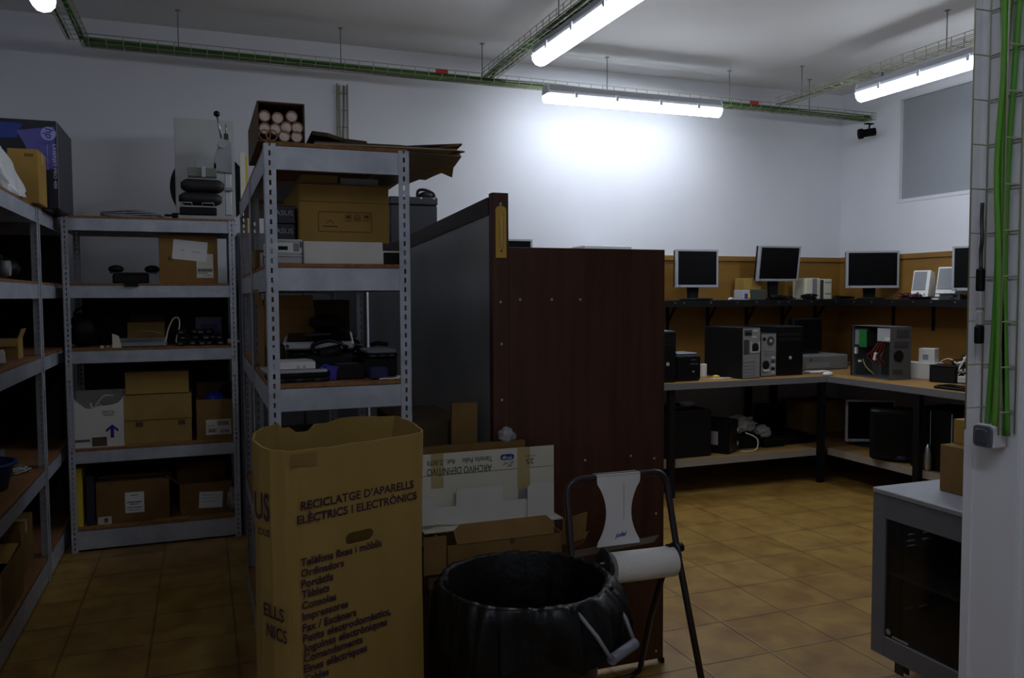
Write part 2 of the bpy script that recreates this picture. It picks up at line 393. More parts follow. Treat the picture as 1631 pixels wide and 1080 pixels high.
# camera at the tray's right end
q = onX(1381, 211, XR - .16)
t = thing('security_camera', 'small black camera hanging under the right end of the cable tray', 'camera', (q.x, q.y, q.z))
MBK = mat('matt black camera shell', (6, 6, 7), .8, spec=.15)
part(t, 'bracket', MB().cyl((.02, 0, .02), (.03, 0, .075), .007, 8).box(-.02, .06, -.02, .02, .072, .08), MBK)
part(t, 'camera_body', MB().cyl((.06, -.035, .006), (-.03, .02, -.008), .034, 18), MBK)
part(t, 'lens_hood', MB().cyl((-.028, .019, -.008), (-.06, .038, -.013), .044, 18), MBK)

# tray, cables, chargers and outlet on the near wall
ya, yb2 = onX(1550, 470, XN).y - .03, onX(1607, 470, XN).y
yc = (1.345 + 1.268) / 2
tray('wire cable tray fixed upright on the near white wall at right', (XN - .006, yc, ZC - .02), (XN - .006, yc, 1.195), w=.082, h=.048, nrm=(-1, 0, 0), step=.098, wr=.0019, skip=((-1, .5), (1, .5)))
gl = []
for i, (o, d) in enumerate(((.028, .012), (.016, .012), (.022, .024), (.006, .013))):
    gl.append([(XN - d - .006, yc - o + .012 * math.sin(k * .9 + i) * (k > 3) + (.018 if k > 7 and i > 1 else 0) , ZC - .03 - k * (ZC - 1.22) / 11) for k in range(12)])
bundle('bright green network cables running down the near wall tray', gl, [GREENC, GREENC, mat('light green cable sheath', (98, 160, 50), .5), GREENC], .0062)
t = thing('cable_adapter', 'black and grey inline cable adapter hanging in the near wall tray', 'adapter', (XN - .03, 1.338, 1.56))
part(t, 'plug', MB().cbox((0, 0, -.03), (.016, .016, .05)), BLACK, .003)
part(t, 'plug', MB().cbox((0, 0, -.075), (.015, .015, .04)), LGREY, .003)
part(t, 'plug', MB().cbox((0, 0, -.115), (.014, .014, .034)), LGREY, .003)
part(t, 'plug', MB().cbox((0, 0, -.152), (.018, .016, .04)), BLACK, .003)
part(t, 'lead', MB().tube(smoothpts([(0, 0, -.005), (.004, .004, .03), (-.003, -.004, .06), (.003, .003, .1), (0, 0, .14)]), .0045, 6), DGREY)
q0, q1 = onX(1549, 674, XN - .045), onX(1580, 716, XN - .045)
t = thing('wall_outlet', 'grey and white surface box on the near wall under the cable tray', 'outlet', (XN, (q0.y + q1.y) / 2, (q0.z + q1.z) / 2))
hh = (q0.z - q1.z) / 2; hw = (q0.y - q1.y) / 2
part(t, 'back_box', MB().box(-.04, 0, -hw, hw, -hh, hh), mat('off white outlet plastic', (206, 206, 210), .45), .004)
part(t, 'front_plate', MB().prism(rrect(hw * 2 - .002, hh * 2 - .002, .01), .006, yz(-.046)), mat('slate grey outlet plastic', (88, 90, 100), .45), .002)
part(t, 'rocker', MB().prism(rrect(hw * 2 - .018, hh * 2 - .018, .008), .004, yz(-.05)), mat('dark slate plastic', (72, 74, 84), .4), .0015)
# ---------------------------------------------------------------- boltless steel shelving
LEV = [.125, .60, 1.19, 1.573, 1.966]      # beam tops
def post_mesh(h, sx, sy):
    """slotted angle post, corner at the origin, flanges towards sx and sy"""
    mb = MB(); w, th = .036, .002
    for ax in (0, 1):
        def b(u0, u1, z0, z1):
            if ax == 0: x0, x1 = sorted((sx * u0, sx * u1)); y0, y1 = sorted((0, sy * th))
            else: y0, y1 = sorted((sy * u0, sy * u1)); x0, x1 = sorted((0, sx * th))
            mb.box(x0, x1, y0, y1, z0, z1)
        b(0, .0145, 0, h); b(.0215, w, 0, h)
        z = 0
        while z < h: b(.0145, .0215, z, min(z + .014, h)); z += .030
    return mb
_pm = {}
def shelving(label, x0, x1, y0, y1, lev, front, group='boltless steel shelving units', back=None, clips=True):
    """front: 'y' (open side faces -Y) or 'x' (open side faces +X)"""
    H = lev[-1] + .006
    t = thing('shelving_unit', label, 'shelves', ((x0 + x1) / 2, (y0 + y1) / 2, 0), group=group)
    for px, sx in ((x0, 1), (x1, -1)):
        for py, sy in ((y0, 1), (y1, -1)):
            key = (sx, sy, round(H, 3))
            if key not in _pm:
                o = part(t, 'post', post_mesh(H, sx, sy), ZINC); _pm[key] = o.data
            else:
                o = bpy.data.objects.new('post', _pm[key]); COL.objects.link(o); o.parent = t
            o.location = (px - (x0 + x1) / 2, py - (y0 + y1) / 2, 0)
    bh, w, g = .074, .03, .0035
    for bk in (back if isinstance(back, list) else [back] if back else []): part(t, 'shade_sheet', MB().box(*bk), mat('added shade backing', (44, 38, 34), .8), world=True)  # dark sheets added to stand in for the shade behind the shelves
    for z in lev:
        bh = z - .012 if z < .2 else .074
        for s, (a0, a1, b0, b1) in enumerate(((x0, x1, y0, y0), (x0, x1, y1, y1), (x0, x0, y0, y1), (x1, x1, y0, y1))):
            mb = MB()
            if s < 2:
                yy = y0 if s == 0 else y1; sg = 1 if s == 0 else -1
                mb.box(x0 + .02, x1 - .02, *sorted((yy + sg * g, yy + sg * (g + .0015))), z - bh, z)
                mb.box(x0 + .02, x1 - .02, *sorted((yy + sg * g, yy + sg * .02)), z - .0015, z)
                mb.box(x0 + .02, x1 - .02, *sorted((yy + sg * g, yy + sg * .012)), z - bh, z - bh + .0015)
            else:
                xx = x0 if s == 2 else x1; sg = 1 if s == 2 else -1
                mb.box(*sorted((xx + sg * g, xx + sg * (g + .0015))), y0 + .02, y1 - .02, z - bh, z)
                mb.box(*sorted((xx + sg * g, xx + sg * .02)), y0 + .02, y1 - .02, z - .0015, z)
            part(t, 'beam', mb, ZINC, world=True)
        part(t, 'shelf_board', MB().box(x0 + .005, x1 - .005, y0 + .005, y1 - .005, z + .0005, z + .0125), CHIP, world=True)
    if clips:
        for px, py in (((x0 + .018), y0), (x1 - .018, y0)) if front == 'y' else ((x1, y0 + .018), (x1, y1 - .018)):
            mb = MB()
            if front == 'y': mb.box(px - .017, px + .017, py - .003, py - .0005, 1.02, 1.1)
            else: mb.box(px + .0005, px + .003, py - .017, py + .017, 1.02, 1.1)
            part(t, 'splice_plate', mb, LGREY, world=True)
    return t
BX0, BX1, BY0, BY1 = -.745, .205, 5.36, 5.86
shelving('steel shelving unit against the far wall at left, holding a label press on top', BX0, BX1, BY0, BY1, LEV, 'y', back=(BX0 + .01, BX1 - .01, BY1 + .002, BY1 + .006, .02, 1.56))
LX = -.782
shelving('steel shelving unit along the left edge with a blue printer box on its top', LX - .5, LX, 3.0, 4.875, LEV, 'x', back=(LX - .507, LX - .502, 3.01, 4.87, .02, 1.95))
shelving('steel shelving unit in the left far corner, nearly hidden by the blue printer box', LX - .5, LX, 4.895, 5.86, LEV, 'x', clips=False, back=[(LX - .507, LX - .502, 4.9, 5.85, .02, 1.95), (LX - .49, LX - .01, 5.862, 5.867, .02, 1.95)])
MX0, MX1, MY0, MY1 = .19, .645, 2.64, 3.44
MLEV = [.125, .60, 1.213, 1.592, 1.966]
shelving('steel shelving unit in the middle standing end-on behind the tall recycling carton', MX0, MX1, MY0, MY1, MLEV, 'y')
shelving('steel shelving unit behind the middle one, next to the grey laminate partition', MX0, MX1, 3.46, 4.30, MLEV, 'y', clips=False)
BT = [z + .0127 for z in LEV]; MT = [z + .0127 for z in MLEV]

# ---------------------------------------------------------------- generic goods
def carton(label, x0, x1, y0, y1, z0, z1, m=KRAFT, rz=0., open_=None, cat='box', name='cardboard_box', tape=TAPE, group=None, bev=.002):
    """x/y/z extents in room coordinates before the turn rz about its own middle. open_: dict of flap angles (front, back, left, right), degrees from upright outward; None = closed"""
    w, d, h = x1 - x0, y1 - y0, z1 - z0
    t = thing(name, label, cat, ((x0 + x1) / 2, (y0 + y1) / 2, z0), rz, group)
    if open_ is None:
        part(t, 'body', MB().box(-w / 2, w / 2, -d / 2, d / 2, 0, h), m, bev)
        if tape:
            part(t, 'tape', MB().box(-w / 2 - .0006, w / 2 + .0006, -.022, .022, h, h + .0006).box(-w / 2 - .0007, -w / 2, -.022, .022, h - .06, h).box(w / 2, w / 2 + .0007, -.022, .022, h - .06, h), tape)
    else:
        k = .004; mb = MB()
        mb.box(-w / 2, w / 2, -d / 2, d / 2, 0, k).box(-w / 2, w / 2, -d / 2, -d / 2 + k, k, h).box(-w / 2, w / 2, d / 2 - k, d / 2, k, h)
        mb.box(-w / 2, -w / 2 + k, -d / 2 + k, d / 2 - k, k, h).box(w / 2 - k, w / 2, -d / 2 + k, d / 2 - k, k, h)
        part(t, 'body', mb, m)
        for side, ang in open_.items():
            if isinstance(ang, tuple): ang, fl = ang
            else: fl = min(w, d) / 2 * .8
            a = math.radians(ang); c, s = math.cos(a), math.sin(a); mb = MB()
            if side in ('front', 'back'):
                sg = -1 if side == 'front' else 1; ww = w / 2 - .003
                M = Matrix.Translation((0, sg * (d / 2 - k / 2), h)) @ Matrix.Rotation(-sg * a, 4, 'X')
                mb.box(-ww, ww, -k / 2, k / 2, .001, fl, M)
            else:
                sg = -1 if side == 'left' else 1; dd = d / 2 - .003
                M = Matrix.Translation((sg * (w / 2 - k / 2), 0, h)) @ Matrix.Rotation(sg * a, 4, 'Y')
                mb.box(-k / 2, k / 2, -dd, dd, .001, fl, M)
            part(t, 'flap', mb, m)
    t['_dims'] = (w, d, h)
    return t
def label_on(t, u0, u1, v0, v1, m=PAPER, lines=None, bars=None, name='paper_label', rot=0., off=.0008, ink=INKGREY, rnds=1):
    """sticker on the front (-Y local) face; u, v fractions of the face's width and height; lines = ((u,v,len),...) printed strokes"""
    w, d, h = t['_dims']; y = -d / 2 - off
    cx, cz = ((u0 + u1) / 2 - .5) * w, (v0 + v1) / 2 * h; sw, sh = (u1 - u0) * w, (v1 - v0) * h
    M = Matrix.Translation((cx, y, cz)) @ Matrix.Rotation(rot, 4, 'Y')
    p = part(t, name, MB().box(-sw / 2, sw / 2, 0, .0006, -sh / 2, sh / 2, M), m)
    if lines:
        r = random.Random(rnds)
        for (a, b, ln, th) in lines:
            mb = MB(); xx = (a - .5) * sw; e = xx + ln * sw
            while xx < e:
                wd = r.uniform(.4, 1.4) * th * sh; mb.box(xx, min(xx + wd, e), -.0006, 0, (b - .5) * sh - th * sh / 2, (b - .5) * sh + th * sh / 2, M); xx += wd + .35 * th * sh
            part(p, 'printed_marks', mb, ink)
    if bars:
        r = random.Random(rnds + 5)
        for (a, b, ln, th) in bars:
            mb = MB(); xx = (a - .5) * sw; e = xx + ln * sw
            while xx < e:
                wd = r.uniform(.006, .02) * sw; mb.box(xx, min(xx + wd, e), -.0006, 0, (b - .5) * sh - th * sh / 2, (b - .5) * sh + th * sh / 2, M); xx += wd + r.uniform(.006, .016) * sw
            part(p, 'barcode', mb, INK)
    return p
def tangle(name, label, cat, c, rx, ry, rz, n, r, m, seed, group=None, loops=1.0):
    """loose heap of cable: one continuous cable wound in uneven loops"""
    R = random.Random(seed); pts = []
    for i in range(n * 9):
        a = i / 9 * 2 * PI * loops + R.uniform(-.25, .25); k = R.uniform(.45, 1)
        pts.append((c[0] + rx * k * math.cos(a), c[1] + ry * k * math.sin(a), c[2] + r + rz * (i / (n * 9)) * R.uniform(.5, 1)))
    return solo(name, label, cat, MB().tube(smoothpts(pts, 3), r, 6), m, (c[0], c[1], c[2]), group)
def crumple(name, label, cat, c, r, m, seed, amp=.28, fq=2.6, sub=4):
    mb = MB(); off = Vector((seed * 3.1, seed * 1.7, seed)); 
    mb.ball((c[0], c[1], c[2] + r[2]), r, sub, lambda d: 1 + amp * noise.noise(d * fq + off) + amp * .6 * abs(noise.noise(d * fq * 2.7 + off)))
    zmin = min(v.co.z for v in mb.b.verts)
    for v in mb.b.verts: v.co.z += c[2] - zmin + .0005
    return solo(name, label, cat, mb, m, c)

# ---- top of the left units: blue printer box, brown box, plastic bag
f = 5.0; a = onY(100, 198, f); zt = BT[4]; hy = 5.0
x1 = -.70
t = thing('printer_box', 'big dark blue printer carton with a round logo on top of the left shelves', 'box', (x1 - .3, 5.28, zt))
w, d, h = .60, .52, .468
part(t, 'body', MB().box(-w / 2, w / 2, -d / 2, d / 2, 0, h), NAVY, .003)
y = -d / 2 - .001
def face(px, py): q = onY(px, py, 5.28 - d / 2); return (q.x - (x1 - .3), q.z - zt)
part(t, 'side_face', MB().box(w / 2 + .0003, w / 2 + .001, -d / 2 + .004, d / 2 - .004, .004, h - .004), mat('charcoal printed side', (52, 53, 60), .5))
part(t, 'blue_band', MB().prism([(-w / 2 + .002, h - .11), (-w / 2 + .002, h - .012), (w / 2 - .16, h - .022), (w / 2 - .19, h - .10)], .0006, xz(y + .0008)), BLUEHP)
part(t, 'violet_panel', MB().prism([(w / 2 - .19, h - .06), (w / 2 - .015, h - .03), (w / 2 - .008, h - .25), (w / 2 - .10, h - .27), (w / 2 - .13, h - .22), (w / 2 - .15, h - .14)], .0006, xz(y + .0006)), LILAC)
cx, cz = face(77, 213)
lg = part(t, 'round_logo', MB().prism([(cx + .036 * math.cos(i * PI / 16), cz + .036 * math.sin(i * PI / 16)) for i in range(32)], .0006, xz(y)), mat('pale logo blue', (150, 156, 214), .4))
text(lg, 'hp', (cx - .014, y - .0007, cz + .03), (0, 0, -1), (1, 0, 0), .056, mat('logo dark blue', (60, 58, 140), .4), shear=.25, bold=.02)
cx, cz = face(85, 230)
text(t, 'LASERJET PRO 400', (cx - .008, y, cz), (0, 0, -1), (1, 0, 0), .235, mat('pale violet print', (186, 182, 226), .5), height=.02, bold=.015)
text(t, 'Impresora multifunción', (cx - .034, y, cz - .005), (0, 0, -1), (1, 0, 0), .13, mat('pale violet print', (150, 146, 196), .5), height=.009)
q0 = onY(14, 318, 4.74); q1 = onY(60, 238, 4.74)
t = carton('plain brown box on the left shelf top in front of the blue printer carton', q0.x, q1.x, 4.74, 4.97, zt, q1.z, mat('ochre cardboard', (172, 137, 72), .85, spec=.2, var=(158, 124, 63), scale=5))
label_on(t, .55, .85, .86, .92, mat('brown stamp', (120, 86, 44), .8), name='stamp')
q = onY(2, 300, 4.5)
mb = MB(); mb.ball((q.x - .17, 4.5, zt + .2), (.24, .15, .22), 5, lambda v: (1 + .2 * noise.noise(v * 2.1 + Vector((3, 1, 5))) + .16 * abs(noise.noise(v * 5)) + .07 * abs(noise.noise(v * 11))) * (1 - .45 * max(v.z, 0)))
for v in mb.b.verts:
    v.co.z = max(v.co.z, zt + .001)
    k = max(0, v.co.x - (q.x - .05)); v.co.z -= min(v.co.z - zt - .001, k * 1.1)
solo('plastic_bag', 'milky crumpled plastic bag on the left shelf top beside a brown box', 'bag', mb, BAGW, (q.x - .15, 4.5, zt + .008))

# ---- left unit's lower shelves (open side faces the aisle); px -> plane X
def LXp(px, py): return onX(px, py, LX - .06)
q = LXp(16, 432)
t = thing('film_camera', 'black camera with a grey lens on the left shelves below the blue carton', 'camera', (q.x - .08, q.y, BT[3]))
part(t, 'camera_body', MB().box(-.05, .05, -.13, .13, 0, .1), BLACK, .012)
part(t, 'lens', MB().cyl((.05, -.05, .055), (.09, -.05, .055), .036, 20), GREY)
part(t, 'viewfinder', MB().box(-.03, .04, .0, .07, .1, .125), BLACKG, .006)
q = LXp(36, 432)
solo('black_bag', 'black pouch beside the camera on the left shelves', 'bag', MB().ball((q.x - .1, q.y + .06, BT[3] + .066), (.08, .11, .055), 3, lambda v: 1 + .1 * noise.noise(v * 3)), BLACK, (q.x - .1, q.y + .06, BT[3]))
q = LXp(42, 565)
t = carton('small yellowish box at the front of the left shelves, waist high', q.x - .16, q.x, 4.6, 4.72, BT[2], BT[2] + .1, KRAFT3, open_={'front': 140, 'right': (20, .05)})
for i, (dy, hh, m, l) in enumerate(((4.28, .05, PAPER, 'folded white papers lying on the left shelves beside a yellowish box'), (3.98, .035, LGREY, 'light grey flat device on the left shelves next to folded papers'))):
    solo('paper_stack' if i == 0 else 'flat_device', l, 'papers' if i == 0 else 'device', MB().cbox((q.x - .07, dy, BT[2] + hh / 2 + .006), (.15, .24, hh), (0, -.06, .2)), m, (q.x - .07, dy, BT[2]), bevel=.004)
q = LXp(25, 555)
tangle('cable_heap', 'heap of dark cables behind papers on the left shelves', 'cables', (q.x - .25, 4.3, BT[2]), .1, .28, .1, 7, .006, BLACK, 3)
# shelf at knee height
q = LXp(5, 720)
t = carton('tall tan cardboard box at the left edge of the picture, on the second lowest shelf', LX - .4, LX - .02, 3.18, 3.86, BT[1], BT[1] + .40, KRAFT3)
t = thing('storage_tub', 'blue plastic tub on the second lowest left shelf', 'tub', (LX - .2, 4.36, BT[1]))
part(t, 'tub_body', MB().lathe([(.0, .002), (.12, .002), (.15, .12), (.158, .125), (.158, .13), (.145, .13), (.118, .01), (0, .01)], n=28), mat('blue tub plastic', (26, 52, 110), .5))
part(t, 'tub_rim', MB().lathe([(.15, .118), (.165, .12), (.165, .132), (.148, .132)], n=28), mat('blue tub plastic', (26, 52, 110), .5))
carton('small grey carton standing behind the blue tub on the left shelves', LX - .3, LX - .16, 4.60, 4.74, BT[1], BT[1] + .13, mat('grey card', (104, 102, 102), .8), tape=None)
tangle('cable_heap', 'thin grey cable lying at the edge of the second lowest left shelf', 'cables', (LX - .1, 4.76, BT[1]), .05, .07, .03, 4, .004, LGREY, 5)
# lowest shelf
t = carton('open brown carton with a raised flap coloured as if brightly lit on the lowest left shelf', LX - .34, LX - .02, 3.88, 4.32, BT[0], BT[0] + .22, KRAFT2, open_={'back': -20, 'left': 10})
part(t, 'lit_flap', MB().cbox((.05, .08, .232), (.2, .22, .004), (.12, .1, 0)), mat('ochre cardboard', (172, 137, 72), .85, spec=.2, var=(158, 124, 63), scale=5))  # lighter ochre puts the light on this brown flap into its colour
carton('closed brown box behind the open carton on the lowest left shelf', LX - .36, LX - .06, 4.46, 4.8, BT[0], BT[0] + .26, KRAFT2)
q = onX(40, 895, LX - .02)
t = thing('metal_part', 'shiny metal part lying in front of a carton on the lowest left shelf', 'metal part', (LX - .06, 3.76, BT[0]))
part(t, 'plate', MB().cbox((0, 0, .085), (.006, .09, .16), (.12, .1, 0)).box(-.02, .02, -.05, .05, 0, .012), LGREY)
part(t, 'knob', MB().cyl((.004, 0, .09), (.04, .01, .1), .022, 14), STEEL)

t = thing('added_locker', 'added grey locker covering the bright wall between the far shelves and the partition', 'locker', (.61, 5.6, 0))  # locker added to darken the wall seen through the middle shelves
part(t, 'carcass', MB().box(-.39, .39, -.22, .24, 0, 1.9), mat('locker grey', (92, 94, 100), .5), .003)
for u in (-.19, .19):
    dd = part(t, 'door', MB().box(u - .185, u + .185, -.236, -.2205, .06, 1.88), mat('locker grey', (92, 94, 100), .5), .003); part(dd, 'handle', MB().box(u - .15 * (u / .19) - .008, u - .15 * (u / .19) + .008, -.25, -.236, .95, 1.05), STEEL)
# ---- top of the far shelving
zt = BT[4]; fy = 5.72
q0, q1 = onY(282, 345, 5.8), onY(372, 194, 5.8)
t = thing('sheet_panel', 'tall grey-white sheet leaning behind the press on the far shelves', 'panel', ((q0.x + q1.x) / 2, 5.76, zt), rot=(-.03, 0, 0))
part(t, 'sheet', MB().box(-(q1.x - q0.x) / 2, (q1.x - q0.x) / 2, 0, .012, 0, q1.z - zt), PANELW, .001)
part(t, 'edge_strip', MB().box(-(q1.x - q0.x) / 2 - .004, -(q1.x - q0.x) / 2, -.002, .014, 0, q1.z - zt), LGREY)
q = onY(334, 285, 5.83)
t = thing('round_disc', 'large black disc standing behind the grey-white sheet', 'disc', (q.x, 5.815, zt))
part(t, 'disc', MB().cyl((0, 0, .24), (0, .012, .24), .245, 48), BLACK)
part(t, 'hub', MB().cyl((0, -.006, .24), (0, .02, .24), .03, 20), DGREY)
# label press
q = onY(330, 340, 5.55); px = q.x
t = thing('label_press', 'grey bench press with a ball-ended lever and black rollers on top of the shelves', 'press', (px, 5.55, zt))
def lp(a, b): v = onY(a, b, 5.55); return v.x - px, v.z - zt
def lbox(n, x0_, y0_, x1_, y1_, d0, d1, m, bev=.002):
    a_, b_ = lp(x0_, y1_), lp(x1_, y0_); part(t, n, MB().box(a_[0], b_[0], d0, d1, b_[1] * 0 + a_[1], b_[1]), m, bev)
part(t, 'base_plate', MB().box(lp(284, 345)[0], lp(374, 345)[0], -.12, .16, 0, .028), CASTM, .004)
part(t, 'side_lever', MB().box(lp(262, 340)[0], lp(286, 340)[0], -.03, .0, .024, .036).box(lp(274, 340)[0], lp(287, 340)[0], -.04, .04, 0, .044), BLACK, .003)
lbox('column', 360, 272, 368, 342, .03, .07, STEEL)
part(t, 'head', MB().prism([lp(339, 272), lp(370, 276), lp(370, 228), lp(361, 222), lp(350, 226), lp(341, 252)], .09, xz(.09)), CASTM, .003)
lbox('head_cap', 357, 212, 364, 226, .02, .06, DGREY)
part(t, 'rod_tip', MB().cyl((lp(360, 212)[0], .04, lp(360, 212)[1]), (lp(360, 196)[0], .04, lp(360, 196)[1]), .004, 8), STEEL)
a_, b_ = lp(354, 228), lp(345, 183)
part(t, 'lever', MB().cyl((a_[0], 0, a_[1]), (b_[0], -.03, b_[1]), .007, 10).cyl((a_[0], -.02, a_[1] - .005), (a_[0], .05, a_[1] - .005), .028, 18), STEEL)
part(t, 'ball_knob', MB().ball((b_[0], -.03, b_[1]), .02, 2), BLACKG)
lbox('arm', 311, 259, 345, 268, .0, .05, CASTM, .004)
lbox('clamp_bar', 299, 270, 345, 282, -.05, .03, mat('greenish grey metal', (120, 126, 118), .45, metal=.3), .003)
lbox('clamp_block', 321, 267, 327, 284, -.065, -.04, LGREY, .002)
for (ya_, r_, dd) in ((297, .042, -.06), (318, .04, -.075)):
    a_, b_ = lp(288 if ya_ == 297 else 285, ya_), lp(357 if ya_ == 297 else 353, ya_ + 3)
    n = 14; pts = [(a_[0] + (b_[0] - a_[0]) * i / n, dd, a_[1] + (b_[1] - a_[1]) * i / n) for i in range(n + 1)]
    rr = [r_ * (.45 if i in (0, n) else .8 if i in (1, n - 1) else 1) for i in range(n + 1)]
    part(t, 'roller', MB().tube(pts, rr, 18), ROLLER)
part(t, 'ink_tray', MB().box(lp(287, 340)[0], lp(345, 340)[0], -.13, .02, .028, .075), BLACK, .006)
for xa in (288, 322):
    a_ = lp(xa, 325); b_ = lp(xa + 18, 325)
    part(t, 'wire_clip', MB().tube([(a_[0], -.135, .075), (a_[0], -.14, .1), (b_[0], -.14, .1), (b_[0], -.135, .078)], .003, 6), LGREY)
lbox('bracket', 357, 299, 371, 304, -.01, .03, LGREY)
# coil of grey cable on the top
t = thing('cable_coil', 'flat coil of grey and black cable on top of the far shelves', 'cables', (onY(205, 342, 5.55).x, 5.55, zt))
mb = MB(); R = random.Random(4)
for k in range(5):
    pts = [((.15 - .012 * k + .02 * math.sin(3 * a_ + k)) * 1.25 * math.cos(a_), (.11 - .006 * k) * math.sin(a_), .006 + .009 * k + .006 * math.sin(2 * a_ + k)) for a_ in [2 * PI * i / 30 for i in range(31)]]
    mb.tube(pts, .0055, 6, caps=False)
part(t, 'grey_cable', mb, GREY)
mb = MB()
for k in range(4):
    pts = [(.05 + (.085 - .01 * k) * math.cos(a_), -.03 + (.06 - .006 * k) * math.sin(a_), .006 + .012 * k + .004 * math.sin(2 * a_ + k)) for a_ in [2 * PI * i / 24 for i in range(25)]]
    mb.tube(pts, .007, 6, caps=False)
part(t, 'black_cable', mb, BLACK)
# white and yellow strips between the two units
q0, q1 = onY(386, 330, 5.45), onY(397, 241, 5.45)
t = thing('board_strip', 'white and yellow board strip standing upright right of the press', 'board', ((q0.x + q1.x) / 2 - .01, 5.5, 1.901))
hz = q1.z - 1.901
part(t, 'white_strip', MB().box(-.02, .012, 0, .03, 0, hz), mat('cream board', (222, 220, 206), .6))
part(t, 'yellow_strip', MB().box(.0125, .024, .0, .03, 0, hz - .02), YELLOW)

# ---- far shelves, second level from the top
FY = 5.36
def fz(x0_, y0_, x1_, y1_, y): return spanY(x0_, y0_, x1_, y1_, y)
s = fz(253, 376, 350, 448, 5.42)
t = carton('brown carton with a taped white note and barcode label on the upper far shelf', s[0], s[1] - .02, 5.42, 5.74, BT[3], s[3], mat('amber cardboard', (140, 106, 60), .85, spec=.2, var=(126, 94, 52), scale=4), rz=.03)
n_ = label_on(t, .23, .82, .48, .89, PAPER, lines=((.24, .48, .1, .03), (.55, .45, .25, .025)), name='paper_note', rot=.09, off=.002)
label_on(t, .63, .92, .12, .62, mat('label paper', (196, 194, 182), .7), lines=((.06, .85, .3, .04), (.06, .2, .6, .04), (.4, .1, .5, .03)), bars=((.06, .32, .86, .12),), rnds=3)
text(t, 'Fr', (-.115, -.1615, .135), (1, 0, 0), (0, 0, 1), .03, INKBROWN)
q = onY(214, 440, 5.5)
t = thing('document_camera', 'black device with a flat tray between two knobs on the upper far shelf', 'device', (q.x, 5.5, BT[3]))
part(t, 'base', MB().cbox((-.02, 0, .03), (.2, .14, .06), (0, 0, .1)), BLACK, .008)
part(t, 'tray', MB().box(-.13, .13, -.07, .06, .062, .068), DGREY)
for xx in (-.1, .1): part(t, 'knob', MB().ball((xx, 0, .088), (.045, .05, .025), 2), BLACK)
solo('black_strap', 'black strap hanging over the beam of the upper far shelf', 'strap', MB().box(-.046, -.02, -.02, .15, 0, .004).box(-.046, .03, -.024, -.02, -.02, .004), BLACK, (q.x, 5.374, BT[3]), world=False)
# ---- third level
s = fz(108, 508, 153, 558, 5.5)
t = thing('shoulder_bag', 'dark bag standing at the left end of the middle far shelf', 'bag', ((s[0] + s[1]) / 2, 5.6, BT[2]))
w_ = (s[1] - s[0]) / 2 + .02
part(t, 'bag_body', MB().ball((0, 0, .1), (w_ * 1.1, .12, .115), 3, lambda v: .92 + .1 * noise.noise(v * 2) if v.z > -.8 else .87), BLACK)
part(t, 'handle', MB().tube(arc((0, -.0, .19), .05, 0, PI, 10, 0, 2), .008, 8), BLACK)
part(t, 'badge', MB().cbox((-.07, -.118, .13), (.04, .004, .02), (0, 0, 0)), GREY)
s = fz(203, 513, 262, 541, 5.62)
t = carton('small tan box with its lid raised on the middle far shelf', s[0], s[1], 5.62, 5.8, BT[2], s[3] - .0, KRAFT3, tape=None)
part(t, 'raised_lid', MB().cbox((0, .092, s[3] - BT[2] + .02), (.2, .004, .05)), KDARK)
q = onY(226, 548, 5.47)
t = thing('power_supply', 'open grey metal tray with white cables on the middle far shelf', 'device', (q.x, 5.47, BT[2]))
part(t, 'tray', MB().box(-.15, .14, -.07, .07, 0, .006).box(-.15, -.145, -.07, .07, 0, .075).box(-.15, .14, .066, .07, 0, .05).box(-.15, .14, -.07, -.067, .0, .03), GREY)
part(t, 'end_plate', MB().prism([(-.155, 0), (-.105, 0), (-.12, .07), (-.155, .085)], .004, xz(-.072)), CREAM)
part(t, 'flat_cable', MB().grid(lambda u, v: Vector((-.09 + .2 * u, -.03 + .05 * v, .065 + .03 * math.sin(u * 2.6))), 12, 2, thick=.002), PAPER)
q = onY(270, 512, 5.45)
solo('loop_cable', 'pale cable standing up in a tall loop on the middle far shelf', 'cable', MB().tube(smoothpts([(q.x - .09, 5.45, BT[2] + .005), (q.x - .03, 5.46, BT[2] + .03), (q.x - .01, 5.47, BT[2] + .1), (q.x + .02, 5.47, BT[2] + .165), (q.x + .05, 5.47, BT[2] + .17), (q.x + .055, 5.47, BT[2] + .12), (q.x + .035, 5.46, BT[2] + .03), (q.x + .06, 5.44, BT[2] + .005)], 5), .0045, 6), CREAM, (q.x, 5.45, BT[2]))
R = random.Random(9)
ad = None
for i in range(14):
    row = i // 5; k = i % 5
    x_ = onY(292 + k * 14 + 5 * (row % 2), 550, 5.47).x; 
    lab = ['black power adapter in the heap on the middle far shelf'][0]
    loc = (x_ + R.uniform(-.006, .006), 5.44 + .055 * (k % 2) + .02 * row + R.uniform(-.01, .01), BT[2] + .034 * row); rz = R.uniform(-.5, .5)
    if ad is None:
        ad = thing('power_adapter', lab, 'adapter', loc, rz, 'heap of black power adapters')
        part(ad, 'brick', MB().box(-.024, .024, -.04, .04, 0, .032), BLACK, .005)
        part(ad, 'sticker', MB().box(-.012, .012, -.0408, -.04, .01, .02), mat('grey sticker', (104, 104, 108), .6))
    else:
        o = ad.copy(); COL.objects.link(o); o.location = loc; o.rotation_euler = (0, 0, rz)
        for ch in list(ad.children):
            c_ = ch.copy(); COL.objects.link(c_); c_.parent = o
s = fz(312, 505, 353, 540, 5.66)
t = carton('grey-blue printed box standing behind the adapter heap', s[0], s[1], 5.66, 5.72, BT[2], s[3], mat('grey blue print', (112, 112, 138), .6), tape=None)
label_on(t, .2, .8, .35, .75, mat('violet blue print', (84, 82, 132), .6), name='printed_panel')
q = onY(376, 548, 5.42)
